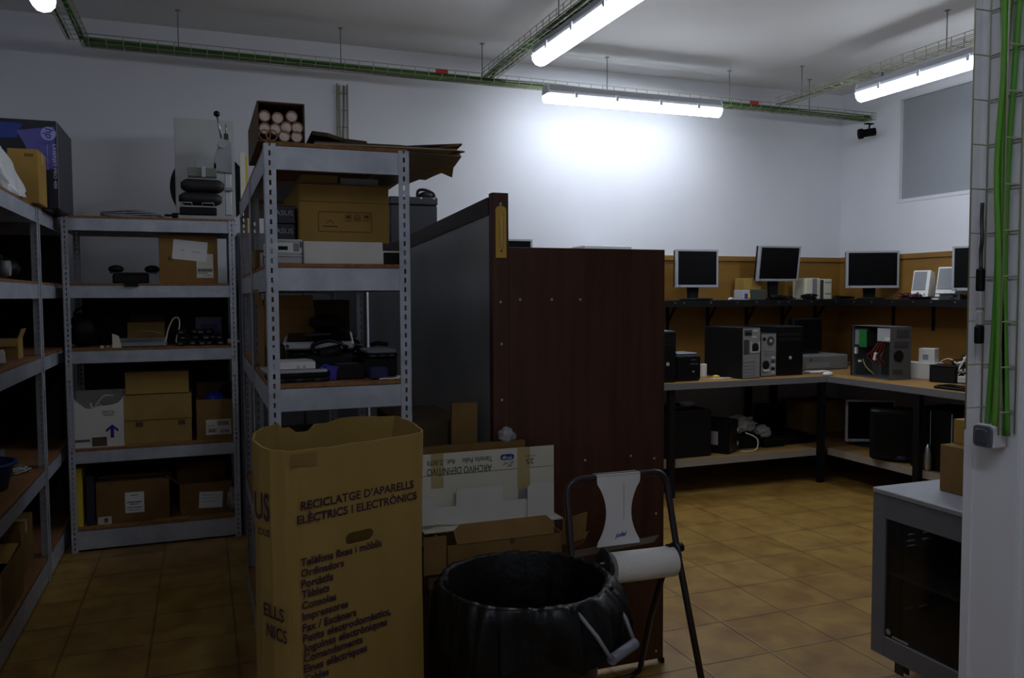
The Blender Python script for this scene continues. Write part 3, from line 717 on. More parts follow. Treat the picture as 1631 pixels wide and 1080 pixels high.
solo('power_plug', 'pale plug lying beside the right post of the far shelves', 'plug', MB().cyl((q.x - .045, 5.42, BT[2] + .022), (q.x + .0, 5.4, BT[2] + .022), .018, 12).cyl((q.x, 5.4, BT[2] + .022), (q.x + .03, 5.39, BT[2] + .022), .008, 8), CREAM, (q.x, 5.42, BT[2]))
q = onY(193, 552, 5.45)
for i in range(3):
    solo('small_part', 'small pale electronic part beside the grey tray on the middle far shelf', 'part', MB().cbox((q.x - .1 + .03 * i, 5.42 + .01 * i, BT[2] + .007), (.018, .02, .014), (0, 0, .5 * i)), CREAM, (q.x - .1 + .03 * i, 5.42 + .01 * i, BT[2]), group='small pale parts on the middle far shelf')
# ---- fourth level
s = fz(111, 640, 196, 715, 5.40); b0 = BT[1]
t = thing('torn_box', 'white carton with torn top and a blue arrow on the low far shelf', 'box', ((s[0] + s[1]) / 2, 5.54, b0))
w_ = (s[1] - s[0]) / 2; h_ = s[3] - b0
prof = [(-w_, 0), (w_, 0), (w_, h_ + .03), (w_ * .9, h_ + .01), (w_ * .8, h_ - .005), (w_ * .55, h_ - .015), (w_ * .1, h_ - .02), (-w_ * .25, h_ - .035), (-w_ * .4, h_ - .03), (-w_ * .55, h_ - .01), (-w_ * .75, h_ + .02), (-w_ * .9, h_ + .05), (-w_, h_ + .06)]
part(t, 'front_wall', MB().prism(prof, .004, xz(-.136)), WHITECARD)
part(t, 'box_walls', MB().box(-w_, -w_ + .004, -.136, .14, 0, h_ + .05).box(w_ - .004, w_, -.136, .14, 0, h_ + .03).box(-w_, w_, .136, .14, 0, h_ + .05).box(-w_, w_, -.136, .14, 0, .004), WHITECARD)
ax = onY(179, 690, 5.40).x - (s[0] + s[1]) / 2; az = onY(179, 697, 5.40).z - b0
part(t, 'blue_arrow', MB().prism([(ax - .009, az), (ax + .009, az), (ax + .009, az + .055), (ax + .03, az + .034), (ax + .036, az + .048), (ax, az + .08), (ax - .036, az + .048), (ax - .03, az + .034), (ax - .009, az + .055)], .0008, xz(-.1402)), INKBLUE)
text(t, 'CRISTAL', (ax - .055, -.1408, h_ - .062), (1, 0, 0), (0, 0, 1), .075, INKGREY)
text(t, 'FRAGIL', (ax - .045, -.1408, h_ - .08), (1, 0, 0), (0, 0, 1), .06, INKGREY)
part(t, 'brown_patch', MB().box(ax - .11, ax - .03, -.1408, -.14, .006, .06), KDARK)
part(t, 'printed_strip', MB().box(-w_ + .02, ax - .12, -.1406, -.14, .035, .05), INKGREY)
tangle('cable_heap', 'white cables sticking out of the torn white carton', 'cables', ((s[0] + s[1]) / 2 + .03, 5.53, b0 + .05), .09, .07, h_ - .01, 5, .004, PAPER, 12)
s = fz(199, 627, 304, 709, 5.42)
t = carton('brown carton holding a shallow lid, second from left on the low far shelf', s[0], s[1], 5.42, 5.74, b0, s[3], KRAFT3, tape=None)
w_, d_, h_ = t['_dims']
part(t, 'lid_skirt', MB().box(-w_ / 2 - .003, w_ / 2 + .003, -d_ / 2 - .005, -d_ / 2 - .001, h_ * .5, h_ + .004), KRAFT3)
for u in (.22, .85): part(t, 'slot', MB().box((u - .5) * w_ - .02, (u - .5) * w_ + .02, -d_ / 2 - .0015, -d_ / 2, h_ * .36, h_ * .46), KDARK)
s2 = fz(200, 590, 300, 622, 5.48)
carton('flat tan box lying on top of the lidded carton on the low far shelf', s2[0], s2[1], 5.46, 5.72, s[3] + .005, s2[3], mat('tan card', (172, 140, 78), .85, spec=.2, var=(160, 128, 70), scale=6), tape=None)
s = fz(314, 635, 376, 705, 5.41)
t = carton('brown carton with shipping labels and a blue bag in it on the low far shelf', s[0], s[1] - .01, 5.42, 5.66, b0, s[3], KRAFT2, open_={'back': 20, 'right': (0, .02)})
label_on(t, .24, .9, .12, .5, mat('label paper', (196, 194, 182), .7), lines=((.45, .85, .5, .06), (.05, .6, .3, .05), (.05, .4, .4, .05)), bars=((.45, .7, .45, .2), (.1, .25, .3, .2), (.55, .2, .38, .22)), rnds=7)
w_, d_, h_ = t['_dims']
crumple('plastic_bag', 'bright blue plastic bag poking out of the labelled brown carton', 'bag', ((s[0] + s[1]) / 2 - .01, 5.53, b0 + .08), (.07, .08, .095), BLUEP, 2)
crumple('plastic_bag', 'dark bag poking out beside the blue one in the labelled carton', 'bag', ((s[0] + s[1]) / 2 + .055, 5.6, b0 + .06), (.035, .04, .12), BLACK, 6)
# ---- lowest level
b0 = BT[0]
s = fz(118, 745, 138, 842, 5.42)
solo('yellow_board', 'yellow board standing upright at the left end of the lowest far shelf', 'board', MB().box(s[0], s[0] + .05, 5.41, 5.7, b0, s[3]), YELLOW, (s[0] + .02, 5.55, b0), bevel=.002)
solo('black_folder', 'dark folder standing right of the yellow board', 'folder', MB().cbox((s[0] + .09, 5.56, b0 + .15), (.045, .26, .3), (0, -.0, 0)), mat('dark violet card', (40, 38, 56), .6), (s[0] + .09, 5.56, b0), bevel=.003)
s = fz(152, 761, 270, 838, 5.43)
t = carton('wide brown carton with a white address label on the lowest far shelf', s[0] + .01, s[1], 5.43, 5.76, b0, s[3], mat('dull cardboard', (128, 96, 56), .85, spec=.2, var=(112, 82, 46), scale=5), rz=-.02)
label_on(t, .39, .65, .22, .72, PAPER, lines=((.3, .85, .4, .04), (.1, .52, .75, .06), (.25, .42, .45, .05), (.08, .26, .8, .04), (.15, .14, .6, .03)), rnds=2, ink=INK)
label_on(t, .02, .2, .0, .18, mat('label paper', (196, 194, 182), .7), bars=((.45, .5, .3, .6),), rnds=9)
s = fz(284, 770, 366, 828, 5.40)
t = carton('open brown carton with a white sticker on the lowest far shelf, right end', s[0], s[1], 5.44, 5.68, b0, s[3] + .01, mat('dull cardboard', (128, 96, 56), .85, spec=.2, var=(112, 82, 46), scale=5), rz=.1, open_={'back': 30, 'left': (50, .1)})
label_on(t, .36, .82, .2, .7, PAPER, lines=((.1, .8, .5, .04), (.1, .6, .7, .03), (.1, .4, .6, .03)), rnds=4, rot=.06)
solo('card_sheet', 'flat cardboard sheet lying under the cartons on the lowest far shelf', 'cardboard', MB().cbox((s[0] - .03, 5.4, b0 + .004), (.2, .05, .006)), KRAFT3, (s[0] - .03, 5.4, b0))
crumple('plastic_bag', 'grey crumpled plastic bag at the right end of the lowest far shelf', 'bag', (.16, 5.46, b0), (.035, .05, .075), BAGC, 4)
# ---------------------------------------------------------------- goods of the middle shelving unit
zt = MT[4]
a0, a1, c0, c1 = spanY(409, 224, 486, 160, 2.66)
W_ = a1 - a0; H_ = c1 - zt
t = thing('tube_carton', 'open-ended brown carton full of capped cardboard tubes on the middle shelves', 'box', ((a0 + a1) / 2, 2.66, zt))
k = .004
part(t, 'body', MB().box(-W_ / 2, W_ / 2, 0, .5, 0, k).box(-W_ / 2, W_ / 2, 0, .5, H_ - k, H_).box(-W_ / 2, -W_ / 2 + k, 0, .5, k, H_ - k).box(W_ / 2 - k, W_ / 2, 0, .5, k, H_ - k).box(-W_ / 2, W_ / 2, .496, .5, 0, H_), KDARK)
tb = None
for i, (px, py, cap) in enumerate(((421, 185, 1), (442, 188, 1), (464.5, 186, 1), (419, 204.5, 1), (438.5, 206, 1), (456, 203, 1), (474, 204, 1), (417, 220, 0), (433, 220, 0), (453, 219, 1), (472.5, 219.5, 1))):
    q = onY(px, py, 2.67); z_ = max(q.z, zt + k + 0.0182 if i > 6 else 0); z_ = min(z_, zt + H_ - .03)
    x_ = min(max(q.x, a0 + k + 0.0182), a1 - k - 0.0182)
    side = ('left', 'middle', 'right')[min(2, int((px - 409) / 26))]; row = 'top' if i < 3 else 'middle' if i < 7 else 'bottom'
    lab = ('cardboard tube with white cap in the tube carton, %s row' % row) if cap else 'cardboard tube with sunken dark end in the tube carton, bottom row'
    if tb is None or not cap:
        o = thing('cardboard_tube', lab, 'tube', (x_, 2.665 + .002 * (i % 2), z_), 0, 'capped tubes in the tube carton')
        part(o, 'tube', MB().tube([(0, 0, 0), (0, .46, 0)], .0180, 18, caps=False).tube([(0, 0, 0), (0, .46, 0)], .0146, 18, caps=False).lathe([(.0146, 0), (.0180, 0)], n=18, fn=lambda p, i_, a_: Vector((p.x, 0, p.y))), TUBEP)
        if cap: part(o, 'cap', MB().tube([(0, .004, 0), (0, .012, 0)], [.0145, .0145], 18).ball((0, .006, 0), (.011, .004, .011), 2), CAPW); tb = o
        else: part(o, 'inner_paper', MB().tube([(0, .03, 0), (0, .035, 0)], [.0145, .0145], 18), KDARK)
    else:
        o = tb.copy(); COL.objects.link(o); o.location = (x_, 2.665 + .002 * (i % 2), z_); o['label'] = lab
        for ch in list(tb.children):
            c_ = ch.copy(); COL.objects.link(c_); c_.parent = o
    o['label'] = lab
# stacked cardboard sheets overhanging to the right
def sheet(label, z, pts, m, thick=.005, tilt=0):
    mb = MB(); mb.prism(pts, thick, Matrix.Translation((0, 0, z)) @ Matrix.Rotation(tilt, 4, 'Y'))
    return solo('cardboard_sheet', label, 'cardboard', mb, m, (pts[0][0], pts[0][1], z), 'flattened cardboard sheets on the middle shelves')
def zp(px, py, z): q = onZ(px, py, z); return (q.x, q.y)
z0 = zt + .001
sheet('lowest flattened cardboard sheet overhanging the middle shelves on the right', z0, [(.345, 2.67), zp(735, 250, z0), zp(722, 268, z0), zp(705, 275, z0), zp(690, 281, z0), zp(678, 287, z0), zp(668, 286, z0), zp(650, 293, z0), zp(638, 290, z0), zp(618, 303, z0), (.36, 3.9)], mat('greyed cardboard', (158, 146, 126), .9, spec=.2, var=(140, 128, 108), scale=8))
z1 = z0 + .0065
sheet('second flattened cardboard sheet with a jagged right end above the shelf', z1, [(.35, 2.69), zp(728, 240, z1), zp(712, 246, z1), zp(720, 255, z1), zp(700, 262, z1), (.70, 3.25), (.36, 3.2)], mat('greyed cardboard', (158, 146, 126), .9, spec=.2, var=(140, 128, 108), scale=8))
z2 = z1 + .0065
sheet('short topmost cardboard sheet lying at the left of the sheet stack', z2, [(.35, 2.70), (.62, 2.68), (.86, 2.72), (.78, 2.9), (.84, 3.0), (.36, 3.1)], KDARK)
z3 = z2 + .0065
sheet('crumpled dark cardboard piece on top of the sheet stack beside the tube carton', z3 + .066, [(.35, 2.74), (.40, 2.73), (.46, 2.77), (.53, 2.75), (.545, 2.8), (.545, 3.1), (.36, 3.05)], KDARK, .012, .115)
sheet('pale folded cardboard sheet with two points at the right end of the stack', z2 + .0075, [(.60, 2.90), zp(700, 236, z2 + .0075), zp(732, 232, z2 + .0075), zp(718, 244, z2 + .0075), zp(733, 247, z2 + .0075), (.80, 3.35), (.62, 3.3)], KRAFT2)
sheet('narrow dark cardboard strip lying topmost at the right of the stack', z2 + .014, [(.64, 2.78), zp(676, 233, z2 + .014), zp(736, 231, z2 + .014), zp(728, 238, z2 + .014), (.72, 3.1)], KDARK)
o = solo('cardboard_sheet', 'torn pale cardboard strip hanging from the sheet stack right end', 'cardboard', MB().poly([Vector(v) for v in (onY(690, 270, 2.95), onY(722, 268, 2.9), onY(720, 283, 2.95), onY(700, 274, 3.0))], [(0, 1, 2, 3)]), KRAFT3, (.80, 2.95, 1.9), 'flattened cardboard sheets on the middle shelves')
sl = o.modifiers.new('thickness', 'SOLIDIFY'); sl.thickness = .004

# upper shelf
b0 = MT[3]
s = spanY(484, 420, 610, 384, 2.68)
t = carton('long plain white box at the front of the upper middle shelf', s[0], s[1], 2.68, 3.0, b0, s[3], WHITECARD, tape=None)
zb = s[3]
s = spanY(476, 384, 620, 290, 2.78)
t = carton('big brown carton with a printed handling-symbol panel on the upper middle shelf', s[0], s[1], 2.78, 3.30, zb + .001, s[3], KRAFT, tape=None, bev=.003)
w_, d_, h_ = t['_dims']; y_ = -d_ / 2 - .0008
def fr(px, py): q = onY(px, py, 2.78); return (q.x - (s[0] + s[1]) / 2, q.z - zb - .001)
p0, p1 = fr(507, 369), fr(592, 339)
o_ = rrect(p1[0] - p0[0], p1[1] - p0[1], .008); i_ = rrect(p1[0] - p0[0] - .004, p1[1] - p0[1] - .004, .007)
cx, cz = (p0[0] + p1[0]) / 2, (p0[1] + p1[1]) / 2; n_ = len(o_)
part(t, 'printed_frame', MB().poly([(cx + a, y_, cz + b) for a, b in o_] + [(cx + a, y_, cz + b) for a, b in i_], [(i, (i + 1) % n_, n_ + (i + 1) % n_, n_ + i) for i in range(n_)]), INKBROWN)
for i, px in enumerate((555, 569, 584)):
    c = fr(px, 347.5); mb = MB(); r_ = .011
    mb.box(c[0] - r_, c[0] + r_, y_ - .0002, y_, c[1] + r_ - .0015, c[1] + r_).box(c[0] - r_, c[0] + r_, y_ - .0002, y_, c[1] - r_, c[1] - r_ + .0015)
    mb.box(c[0] - r_, c[0] - r_ + .0015, y_ - .0002, y_, c[1] - r_, c[1] + r_).box(c[0] + r_ - .0015, c[0] + r_, y_ - .0002, y_, c[1] - r_, c[1] + r_)
    if i == 1: mb.box(c[0] - .006, c[0] - .003, y_ - .0002, y_, c[1] - .006, c[1] + .007).box(c[0] + .003, c[0] + .006, y_ - .0002, y_, c[1] - .006, c[1] + .007).box(c[0] - .006, c[0] + .006, y_ - .0002, y_, c[1] - .007, c[1] - .005)
    else: mb.prism([(c[0] - .009, c[1]), (c[0] + .009, c[1]), (c[0] + .006, c[1] + .006), (c[0], c[1] + .008), (c[0] - .006, c[1] + .006)], .0002, xz(y_)).box(c[0] - .001, c[0] + .001, y_ - .0002, y_, c[1] - .008, c[1])
    part(t, 'handling_symbol', mb, INKBROWN)
c = fr(527, 357); mb = MB()
mb.prism([(c[0] - .012, c[1]), (c[0] - .004, c[1] + .012), (c[0] + .006, c[1] + .004), (c[0] + .014, c[1] + .0), (c[0] + .006, c[1] + .007), (c[0] - .004, c[1] + .015), (c[0] - .014, c[1])], .0002, xz(y_))
part(t, 'printed_emblem', mb, INKBROWN)
part(t, 'printed_line', MB().box(c[0] - .026, c[0] + .022, y_ - .0002, y_, c[1] - .009, c[1] - .006), INKBROWN)
for yy in (293, 321): q = fr(500, yy)[1]; part(t, 'crease', MB().box(-w_ / 2, w_ / 2, y_ + .0002, y_ + .0006, q - .001, q + .001), KDARK)
zb2 = s[3]
carton('small tan box wedged between the big brown carton and the top shelf', s[0] + .01, s[0] + .13, 2.8, 3.1, zb2 + .001, zb2 + .03, KRAFT3, tape=None)
carton('small pale printed box squeezed on top of the big brown carton', s[0] + .14, s[0] + .27, 2.82, 3.1, zb2 + .001, zb2 + .026, LGREY, tape=None)
s = spanY(405, 419, 482, 381, 2.70)
dev = None
for i, (lab, z_, h_, m) in enumerate((('grey flat network device at the bottom of the pair on the upper middle shelf', b0, .032, LGREY), ('white network device with ports, upper of the pair on the middle shelf', b0 + .0325, .046, WHITEP))):
    t = thing('network_switch', lab, 'network device', ((.205 + s[1]) / 2, 2.82, z_)); w_ = (s[1] - .205) / 2
    part(t, 'housing', MB().box(-w_, w_, -.12, .12, 0, h_), m, .004)
    part(t, 'front_lip', MB().box(-w_, w_, -.124, -.12, h_ - .008, h_ - .002), LGREY)
    if i:
        for u in (.35, .48): part(t, 'port', MB().box((u - .5) * 2 * w_ - .008, (u - .5) * 2 * w_ + .008, -.1215, -.12, .012, .024), BLACK)
        part(t, 'socket', MB().box(w_ * .45, w_ * .8, -.123, -.12, .008, .034), GREY)
        part(t, 'side_vent', MB().box(-w_ - .001, -w_, -.08, .06, .012, .034), DGREY)
        part(t, 'clip', MB().box(w_ * .85, w_ * .95, -.123, -.12, .02, .04), DGREY)
zb = b0 + .08
s = spanY(425, 380, 473, 321, 2.79)
for i in range(2):
    h_ = (s[3] - zb) / 2 - .004
    if i == 0: zq = zb
    else: zq = zb + h_ + .001
    t = carton(('lower' if i == 0 else 'upper') + ' black hardware box with silver lettering, left on the upper middle shelf', .215, s[1], 2.83, 3.05, zq, zq + h_, NAVY, tape=None)
    w_, d_, hh = t['_dims']
    text(t, 'ASUS', (-w_ / 2 + .022, -d_ / 2 - .0005, hh * .45), (1, 0, 0), (0, 0, 1), w_ * .66, mat('silver print', (150, 152, 160), .4), height=hh * .28)
s = spanY(611, 420, 640, 401, 2.70)
t = thing('picture_frame', 'small black box with a white edge at the right end of the upper middle shelf', 'box', ((s[0] + s[1]) / 2, 2.76, b0))
part(t, 'body', MB().box(-.03, .03, -.05, .05, 0, s[3] - b0), BLACK)
part(t, 'white_edge', MB().box(-.033, -.03, -.054, .05, 0, s[3] - b0 + .002).box(-.03, .03, -.054, -.05, s[3] - b0 - .002, s[3] - b0 + .003), WHITEP)
# little items hung on the left side of the unit
q = onX(393, 428, MX0 + .05)
t = carton('tiny brown box with a barcode at the left edge of the upper middle shelf', MX0 + .0, MX0 + .09, 3.18, 3.34, b0, b0 + .07, KRAFT2, tape=None)
label_on(t, .2, .8, .1, .85, PAPER, bars=((.2, .5, .6, .6),), rnds=11)

# middle shelf
b0 = MT[2]
s = spanY(425, 604, 500, 492, 3.05)
t = carton('large ochre carton at the back left of the waist-high middle shelf', .21, s[1] + .01, 3.08, 3.38, b0, s[3], mat('amber cardboard', (140, 106, 60), .85, spec=.2, var=(126, 94, 52), scale=4), open_={'left': 15, 'front': (-12, .05)})
s = spanY(430, 608, 498, 590, 2.70)
def laptop(label, x, y, z, w, d, h, m, rz=0., rot=None, edge=None):
    t = thing('laptop', label, 'laptop', (x, y, z), rz, 'laptops and flat devices on the middle shelf', rot)
    part(t, 'base', MB().box(-w / 2, w / 2, -d / 2, d / 2, 0, h * .55), BLACK if edge is None else edge, .004)
    part(t, 'lid', MB().prism(rrect(w, d, .02), h * .42, Matrix.Translation((0, 0, h * .56))), m, .003)
    part(t, 'hinge', MB().cyl((-w * .38, d / 2, h * .55), (w * .38, d / 2, h * .55), h * .28, 10), DGREY)
    for u in (-.3, 0, .3): part(t, 'port', MB().box(u * w - .008, u * w + .008, -d / 2 - .0006, -d / 2, h * .15, h * .4), DGREY)
    return t
laptop('black laptop at the bottom left front of the waist-high middle shelf', .29, 2.79, b0 + .0005, .19, .2, .028, BLACKG)
t = thing('flat_device', 'light grey flat device lying on the bottom left laptop', 'device', (.285, 2.78, b0 + .029), .06)
part(t, 'housing', MB().box(-.10, .09, -.09, .09, 0, .011), SILVER, .003)
t = thing('set_top_box', 'white box with two buttons, uppermost at the left front of the shelf', 'device', (.27, 2.77, b0 + .041), -.03)
part(t, 'housing', MB().box(-.07, .075, -.06, .08, 0, .024), WHITEP, .002)
part(t, 'dark_end', MB().box(.0751, .088, -.058, .075, .001, .021), BLACK, .002)
for u in (.02, .04): part(t, 'button', MB().cyl((u, -.0605, .008), (u, -.063, .008), .005, 10), LGREY)
q = onY(449, 568, 2.76)
t = thing('phone_base', 'black handset stand with a white display behind the white box', 'phone', (q.x - .01, 2.9, b0))
part(t, 'stand', MB().box(-.03, .03, -.03, .05, 0, .115), BLACK, .006); part(t, 'display', MB().box(-.012, .012, -.032, -.03, .085, .105), LGREY)
# black stack
for i, (x, y, w, d, h, rz, m) in enumerate(((.40, 3.02, .24, .24, .05, .05, BLACK), (.405, 3.02, .24, .22, .032, -.06, BLACKG), (.41, 3.02, .25, .22, .02, .03, BLACK))):
    z = b0 + sum((.051, .033)[:i])
    laptop('black laptop in the stack carrying the silver scanner, ' + ('lowest', 'middle', 'topmost')[i], x, y, z, w, d, h, m, rz)
zs = b0 + .105
s = spanY(467, 555, 552, 540, 2.86)
t = thing('flatbed_scanner', 'silver edged scanner with black lid lying on the black laptop stack', 'scanner', (.395, 3.01, zs), 0, rot=(.10, 0, -.14))
part(t, 'tray', MB().box(-.12, .12, -.13, .13, 0, .026), SILVER, .006)
part(t, 'lid', MB().box(-.108, .112, -.118, .12, .0262, .031), BLACKG, .002)
part(t, 'button', MB().cyl((-.104, -.131, .014), (-.104, -.134, .014), .006, 10), DGREY)
t = thing('black_pouch', 'soft black pouch with a grey strip on the silver scanner', 'pouch', (.43, 3.02, zs + .046))
part(t, 'pouch', MB().ball((0, 0, .03), (.07, .07, .034), 3, lambda v: .95 + .14 * noise.noise(v * 2.2)), BLACK)
part(t, 'grey_strip', MB().cbox((-.05, -.085, -.008), (.09, .02, .006), (.1, 0, .1)), DGREY)
q = onY(530, 560, 2.82)
t = thing('headset', 'black headset lying against the front of the laptop stack', 'headset', (q.x, 2.85, b0 + .078))
part(t, 'ear_pad', MB().tube([(-.04, -.01, .0), (.03, -.01, .012)], .022, 14), BLACK)
part(t, 'band', MB().tube(smoothpts([(-.05, 0, 0), (-.06, .02, .03), (0, .03, .045), (.06, .02, .02)], 4), .008, 8), BLACKG)
solo('laptop_riser', 'black flat case under the headset at the front of the shelf', 'case', MB().cbox((.41, 2.855, b0 + .038), (.15, .07, .075)), BLACK, (.41, 2.855, b0), bevel=.006)
tangle('cable_heap', 'black cables heaped right of the silver scanner', 'cables', (.52, 3.06, b0 + .075), .035, .05, .06, 6, .0035, BLACK, 31)
solo('black_case', 'black padded case under the cable heap on the middle shelf', 'case', MB().cbox((.545, 3.05, b0 + .037), (.06, .22, .074)), BLACK, (.545, 3.05, b0), bevel=.01)
s = spanY(562, 575, 634, 560, 2.80)
laptop('grey lidded laptop resting at the right on black boxes', .575, 2.85, b0 + .066, .105, .17, .026, mat('grey laptop lid', (118, 120, 124), .45), 0)
solo('black_case', 'black case under the grey lidded laptop at the right', 'case', MB().cbox((.57, 2.85, b0 + .033), (.115, .15, .065)), BLACK, (.57, 2.85, b0), bevel=.005)
solo('black_strap', 'black strap lying behind the grey lidded laptop', 'strap', MB().tube(smoothpts([(.575, 2.96, b0 + .1), (.6, 2.97, b0 + .104), (.635, 2.96, b0 + .1)], 4), .008, 8), BLACK, (.58, 2.96, b0 + .066))
q = onY(530, 596, 2.72)
t = thing('tape_dispenser', 'violet plastic dispenser at the front centre of the waist-high shelf', 'dispenser', (q.x, 2.74, b0))
part(t, 'holder', MB().prism([(-.012, 0), (.012, 0), (.014, .03), (.02, .045), (-.02, .05), (-.025, .04), (-.01, .028)], .025, xz(.0)), PURPLE, .002)
part(t, 'roll', MB().cyl((-.018, .0, .03), (-.018, .02, .03), .022, 18), BLUEP)
solo('black_case', 'black square case right of the violet dispenser', 'case', MB().cbox((.46, 2.765, b0 + .026), (.095, .09, .05)), BLACK, (.46, 2.765, b0), bevel=.004)
solo('blue_case', 'dark blue pouch at the front under the grey lidded laptop', 'pouch', MB().cbox((.545, 2.70, b0 + .021), (.06, .06, .04)), mat('dark blue fabric', (30, 32, 74), .7), (.545, 2.70, b0), bevel=.006)
solo('cable_end', 'white cable end lying at the right front of the waist-high shelf', 'cable', MB().tube(smoothpts([(.54, 2.655, b0 + .004), (.56, 2.65, b0 + .006), (.58, 2.655, b0 + .004), (.6, 2.66, b0 + .006)], 4), .003, 6).cyl((.6, 2.66, b0 + .007), (.615, 2.66, b0 + .007), .007, 10), WHITEP, (.57, 2.655, b0))
# ochre box seen through the low middle shelf
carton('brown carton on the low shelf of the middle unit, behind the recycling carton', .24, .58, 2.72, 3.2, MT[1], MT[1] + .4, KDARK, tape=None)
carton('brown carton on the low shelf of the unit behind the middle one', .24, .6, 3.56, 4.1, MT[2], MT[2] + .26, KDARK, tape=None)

# ---------------------------------------------------------------- partition: mahogany end panel and long grey side board
PY = 2.849
t = thing('office_partition', 'mahogany partition end panel with a long grey side board and dark top rail', 'partition', (1.36, PY, 0))
px0, px1 = 1.068, 1.732
part(t, 'end_panel', MB().box(px0, px1, PY, PY + .022, .02, 1.68), WOODD, .0015, world=True)
part(t, 'corner_post', MB().box(1.004, px0, PY, PY + .04, 0, 1.878), WOODD, .002, world=True)
# the side board runs back; its top falls slightly
Lb = 2.4
part(t, 'side_board', MB().poly([(1.006, PY + .04, .02), (1.006, PY + Lb, .02), (1.006, PY + Lb, 1.700), (1.006, PY + .04, 1.80), (1.03, PY + .04, .02), (1.03, PY + Lb, .02), (1.03, PY + Lb, 1.700), (1.03, PY + .04, 1.80)],
     [(0, 1, 2, 3), (7, 6, 5, 4), (0, 4, 5, 1), (1, 5, 6, 2), (2, 6, 7, 3), (3, 7, 4, 0)]), BOARDG, world=True)
part(t, 'top_rail', MB().poly([(1.0, PY + .04, 1.80), (1.0, PY + Lb, 1.700), (1.0, PY + Lb, 1.766), (1.0, PY + .04, 1.864), (1.036, PY + .04, 1.80), (1.036, PY + Lb, 1.700), (1.036, PY + Lb, 1.766), (1.036, PY + .04, 1.864)],
     [(0, 1, 2, 3), (7, 6, 5, 4), (0, 4, 5, 1), (1, 5, 6, 2), (2, 6, 7, 3), (3, 7, 4, 0)]), WOODR, world=True)
part(t, 'rail_edge', MB().poly([(1.001, PY + .04, 1.8641), (1.001, PY + Lb, 1.7661), (1.008, PY + Lb, 1.7691), (1.008, PY + .04, 1.8671)], [(0, 1, 2, 3)]), KRAFT3, world=True)
for (sx, sy) in ((797.5, 481), (828.5, 477), (879, 477), (924.5, 477), (799, 548), (799.5, 637), (932, 733), (1005, 726), (1042, 730), (1045, 818), (1045, 1037)):
    q = onY(sx, sy, PY - .001); part(t, 'screw_cap', MB().cyl((q.x, PY + .001, q.z), (q.x, PY - .0016, q.z), .0048, 12), mat('pale screw cap', (190, 176, 160), .5), world=True)
q = onY(949, 466, PY - .001)
part(t, 'scuff_mark', MB().box(q.x - .008, q.x + .004, PY - .0006, PY, q.z + .004, q.z + .006).box(q.x + .003, q.x + .005, PY - .0006, PY, q.z - .006, q.z + .005), mat('dark scuff', (40, 22, 16), .6), world=True)
part(t, 'foot', MB().box(px1 - .01, px1 + .004, PY - .004, PY + .026, 0, .02).box(px0, px0 + .03, PY, PY + .022, 0, .02), BLACK, world=True)
# thermometer
s = spanY(788.5, 411, 806, 328, PY)
t = thing('wall_thermometer', 'yellow wooden thermometer hanging on the partition corner post', 'thermometer', ((s[0] + s[1]) / 2, PY, s[2]))
w_ = (s[1] - s[0]) / 2; h_ = s[3] - s[2]
part(t, 'backing', MB().prism([(-w_, 0), (w_, 0), (w_, h_ - .012), (w_ * .7, h_ - .003), (w_ * .3, h_), (-w_ * .3, h_), (-w_ * .7, h_ - .003), (-w_, h_ - .012)], .006, xz(0)), mat('yellow varnished wood', (206, 168, 66), .45), .001)
part(t, 'hanger', MB().cyl((0, -.003, h_ + .008), (0, 0, h_ + .008), .005, 12).box(-.002, .002, -.002, 0, h_ - .004, h_ + .008), STEEL)
part(t, 'glass_tube', MB().cyl((.001, -.008, .03), (.001, -.008, h_ - .035), .0016, 8), mat('pale glass', (226, 214, 196), .2))
part(t, 'bulb', MB().ball((.001, -.008, .026), .0045, 2), mat('violet red fluid', (150, 50, 110), .3))
mb = MB()
for i in range(24):
    z_ = .036 + i * (h_ - .085) / 23; l_ = .006 if i % 4 == 0 else .0035; mb.box(-.006 - l_, -.005, -.0064, -.006, z_, z_ + .001).box(.006, .006 + l_, -.0064, -.006, z_, z_ + .001)
part(t, 'scale_marks', mb, INK)
text(t, 'C', (.006, -.0066, h_ - .035), (1, 0, 0), (0, 0, 1), .005, INK, name='scale_letter')
# tool case on an unseen cupboard, assumed as its support, behind the partition
t = thing('assumed_cupboard', 'assumed tall dark cupboard behind the partition, only its tool case showing above', 'cupboard', (1.33, 4.97, 0))
part(t, 'carcass', MB().box(-.26, .3, -.35, .35, 0, 1.66), WOODR, .003); part(t, 'door', MB().box(-.25, .29, -.37, -.351, .05, 1.64), WOODD, .002)
part(t, 'handle', MB().cyl((.22, -.375, .85), (.22, -.375, 1.0), .006, 8), STEEL)
s = spanY(621, 380, 697, 312, 4.85)
t = thing('tool_case', 'black hard case with a folded handle above the partition rail', 'case', (s[0] * .5 + s[1] * .5 + .06, 4.94, 1.661)); w_ = (s[1] - s[0]) / 2
ox = (s[0] + s[1]) / 2 - t.location.x; hz = s[3] - 1.661
part(t, 'body', MB().box(ox - w_, ox + w_, -.09, .16, 0, hz - .05), mat('charcoal case', (36, 38, 44), .5), .006)
part(t, 'lid', MB().box(ox - w_ - .003, ox + w_ + .003, -.094, .164, hz - .048, hz), mat('charcoal case', (36, 38, 44), .5), .006)
part(t, 'handle', MB().tube(smoothpts([(ox + w_ * .25, -.03, hz), (ox + w_ * .3, -.03, hz + .045), (ox + w_ * .6, -.035, hz + .05), (ox + w_ * .95, -.03, hz + .03), (ox + w_ * .97, -.03, hz)], 5), .009, 8), BLACK)
part(t, 'cable_roll', MB().ball((ox + w_ * .62, -.02, hz + .012), (w_ * .32, .05, .03), 3, lambda v: 1 + .15 * noise.noise(v * 4)), BLACK)
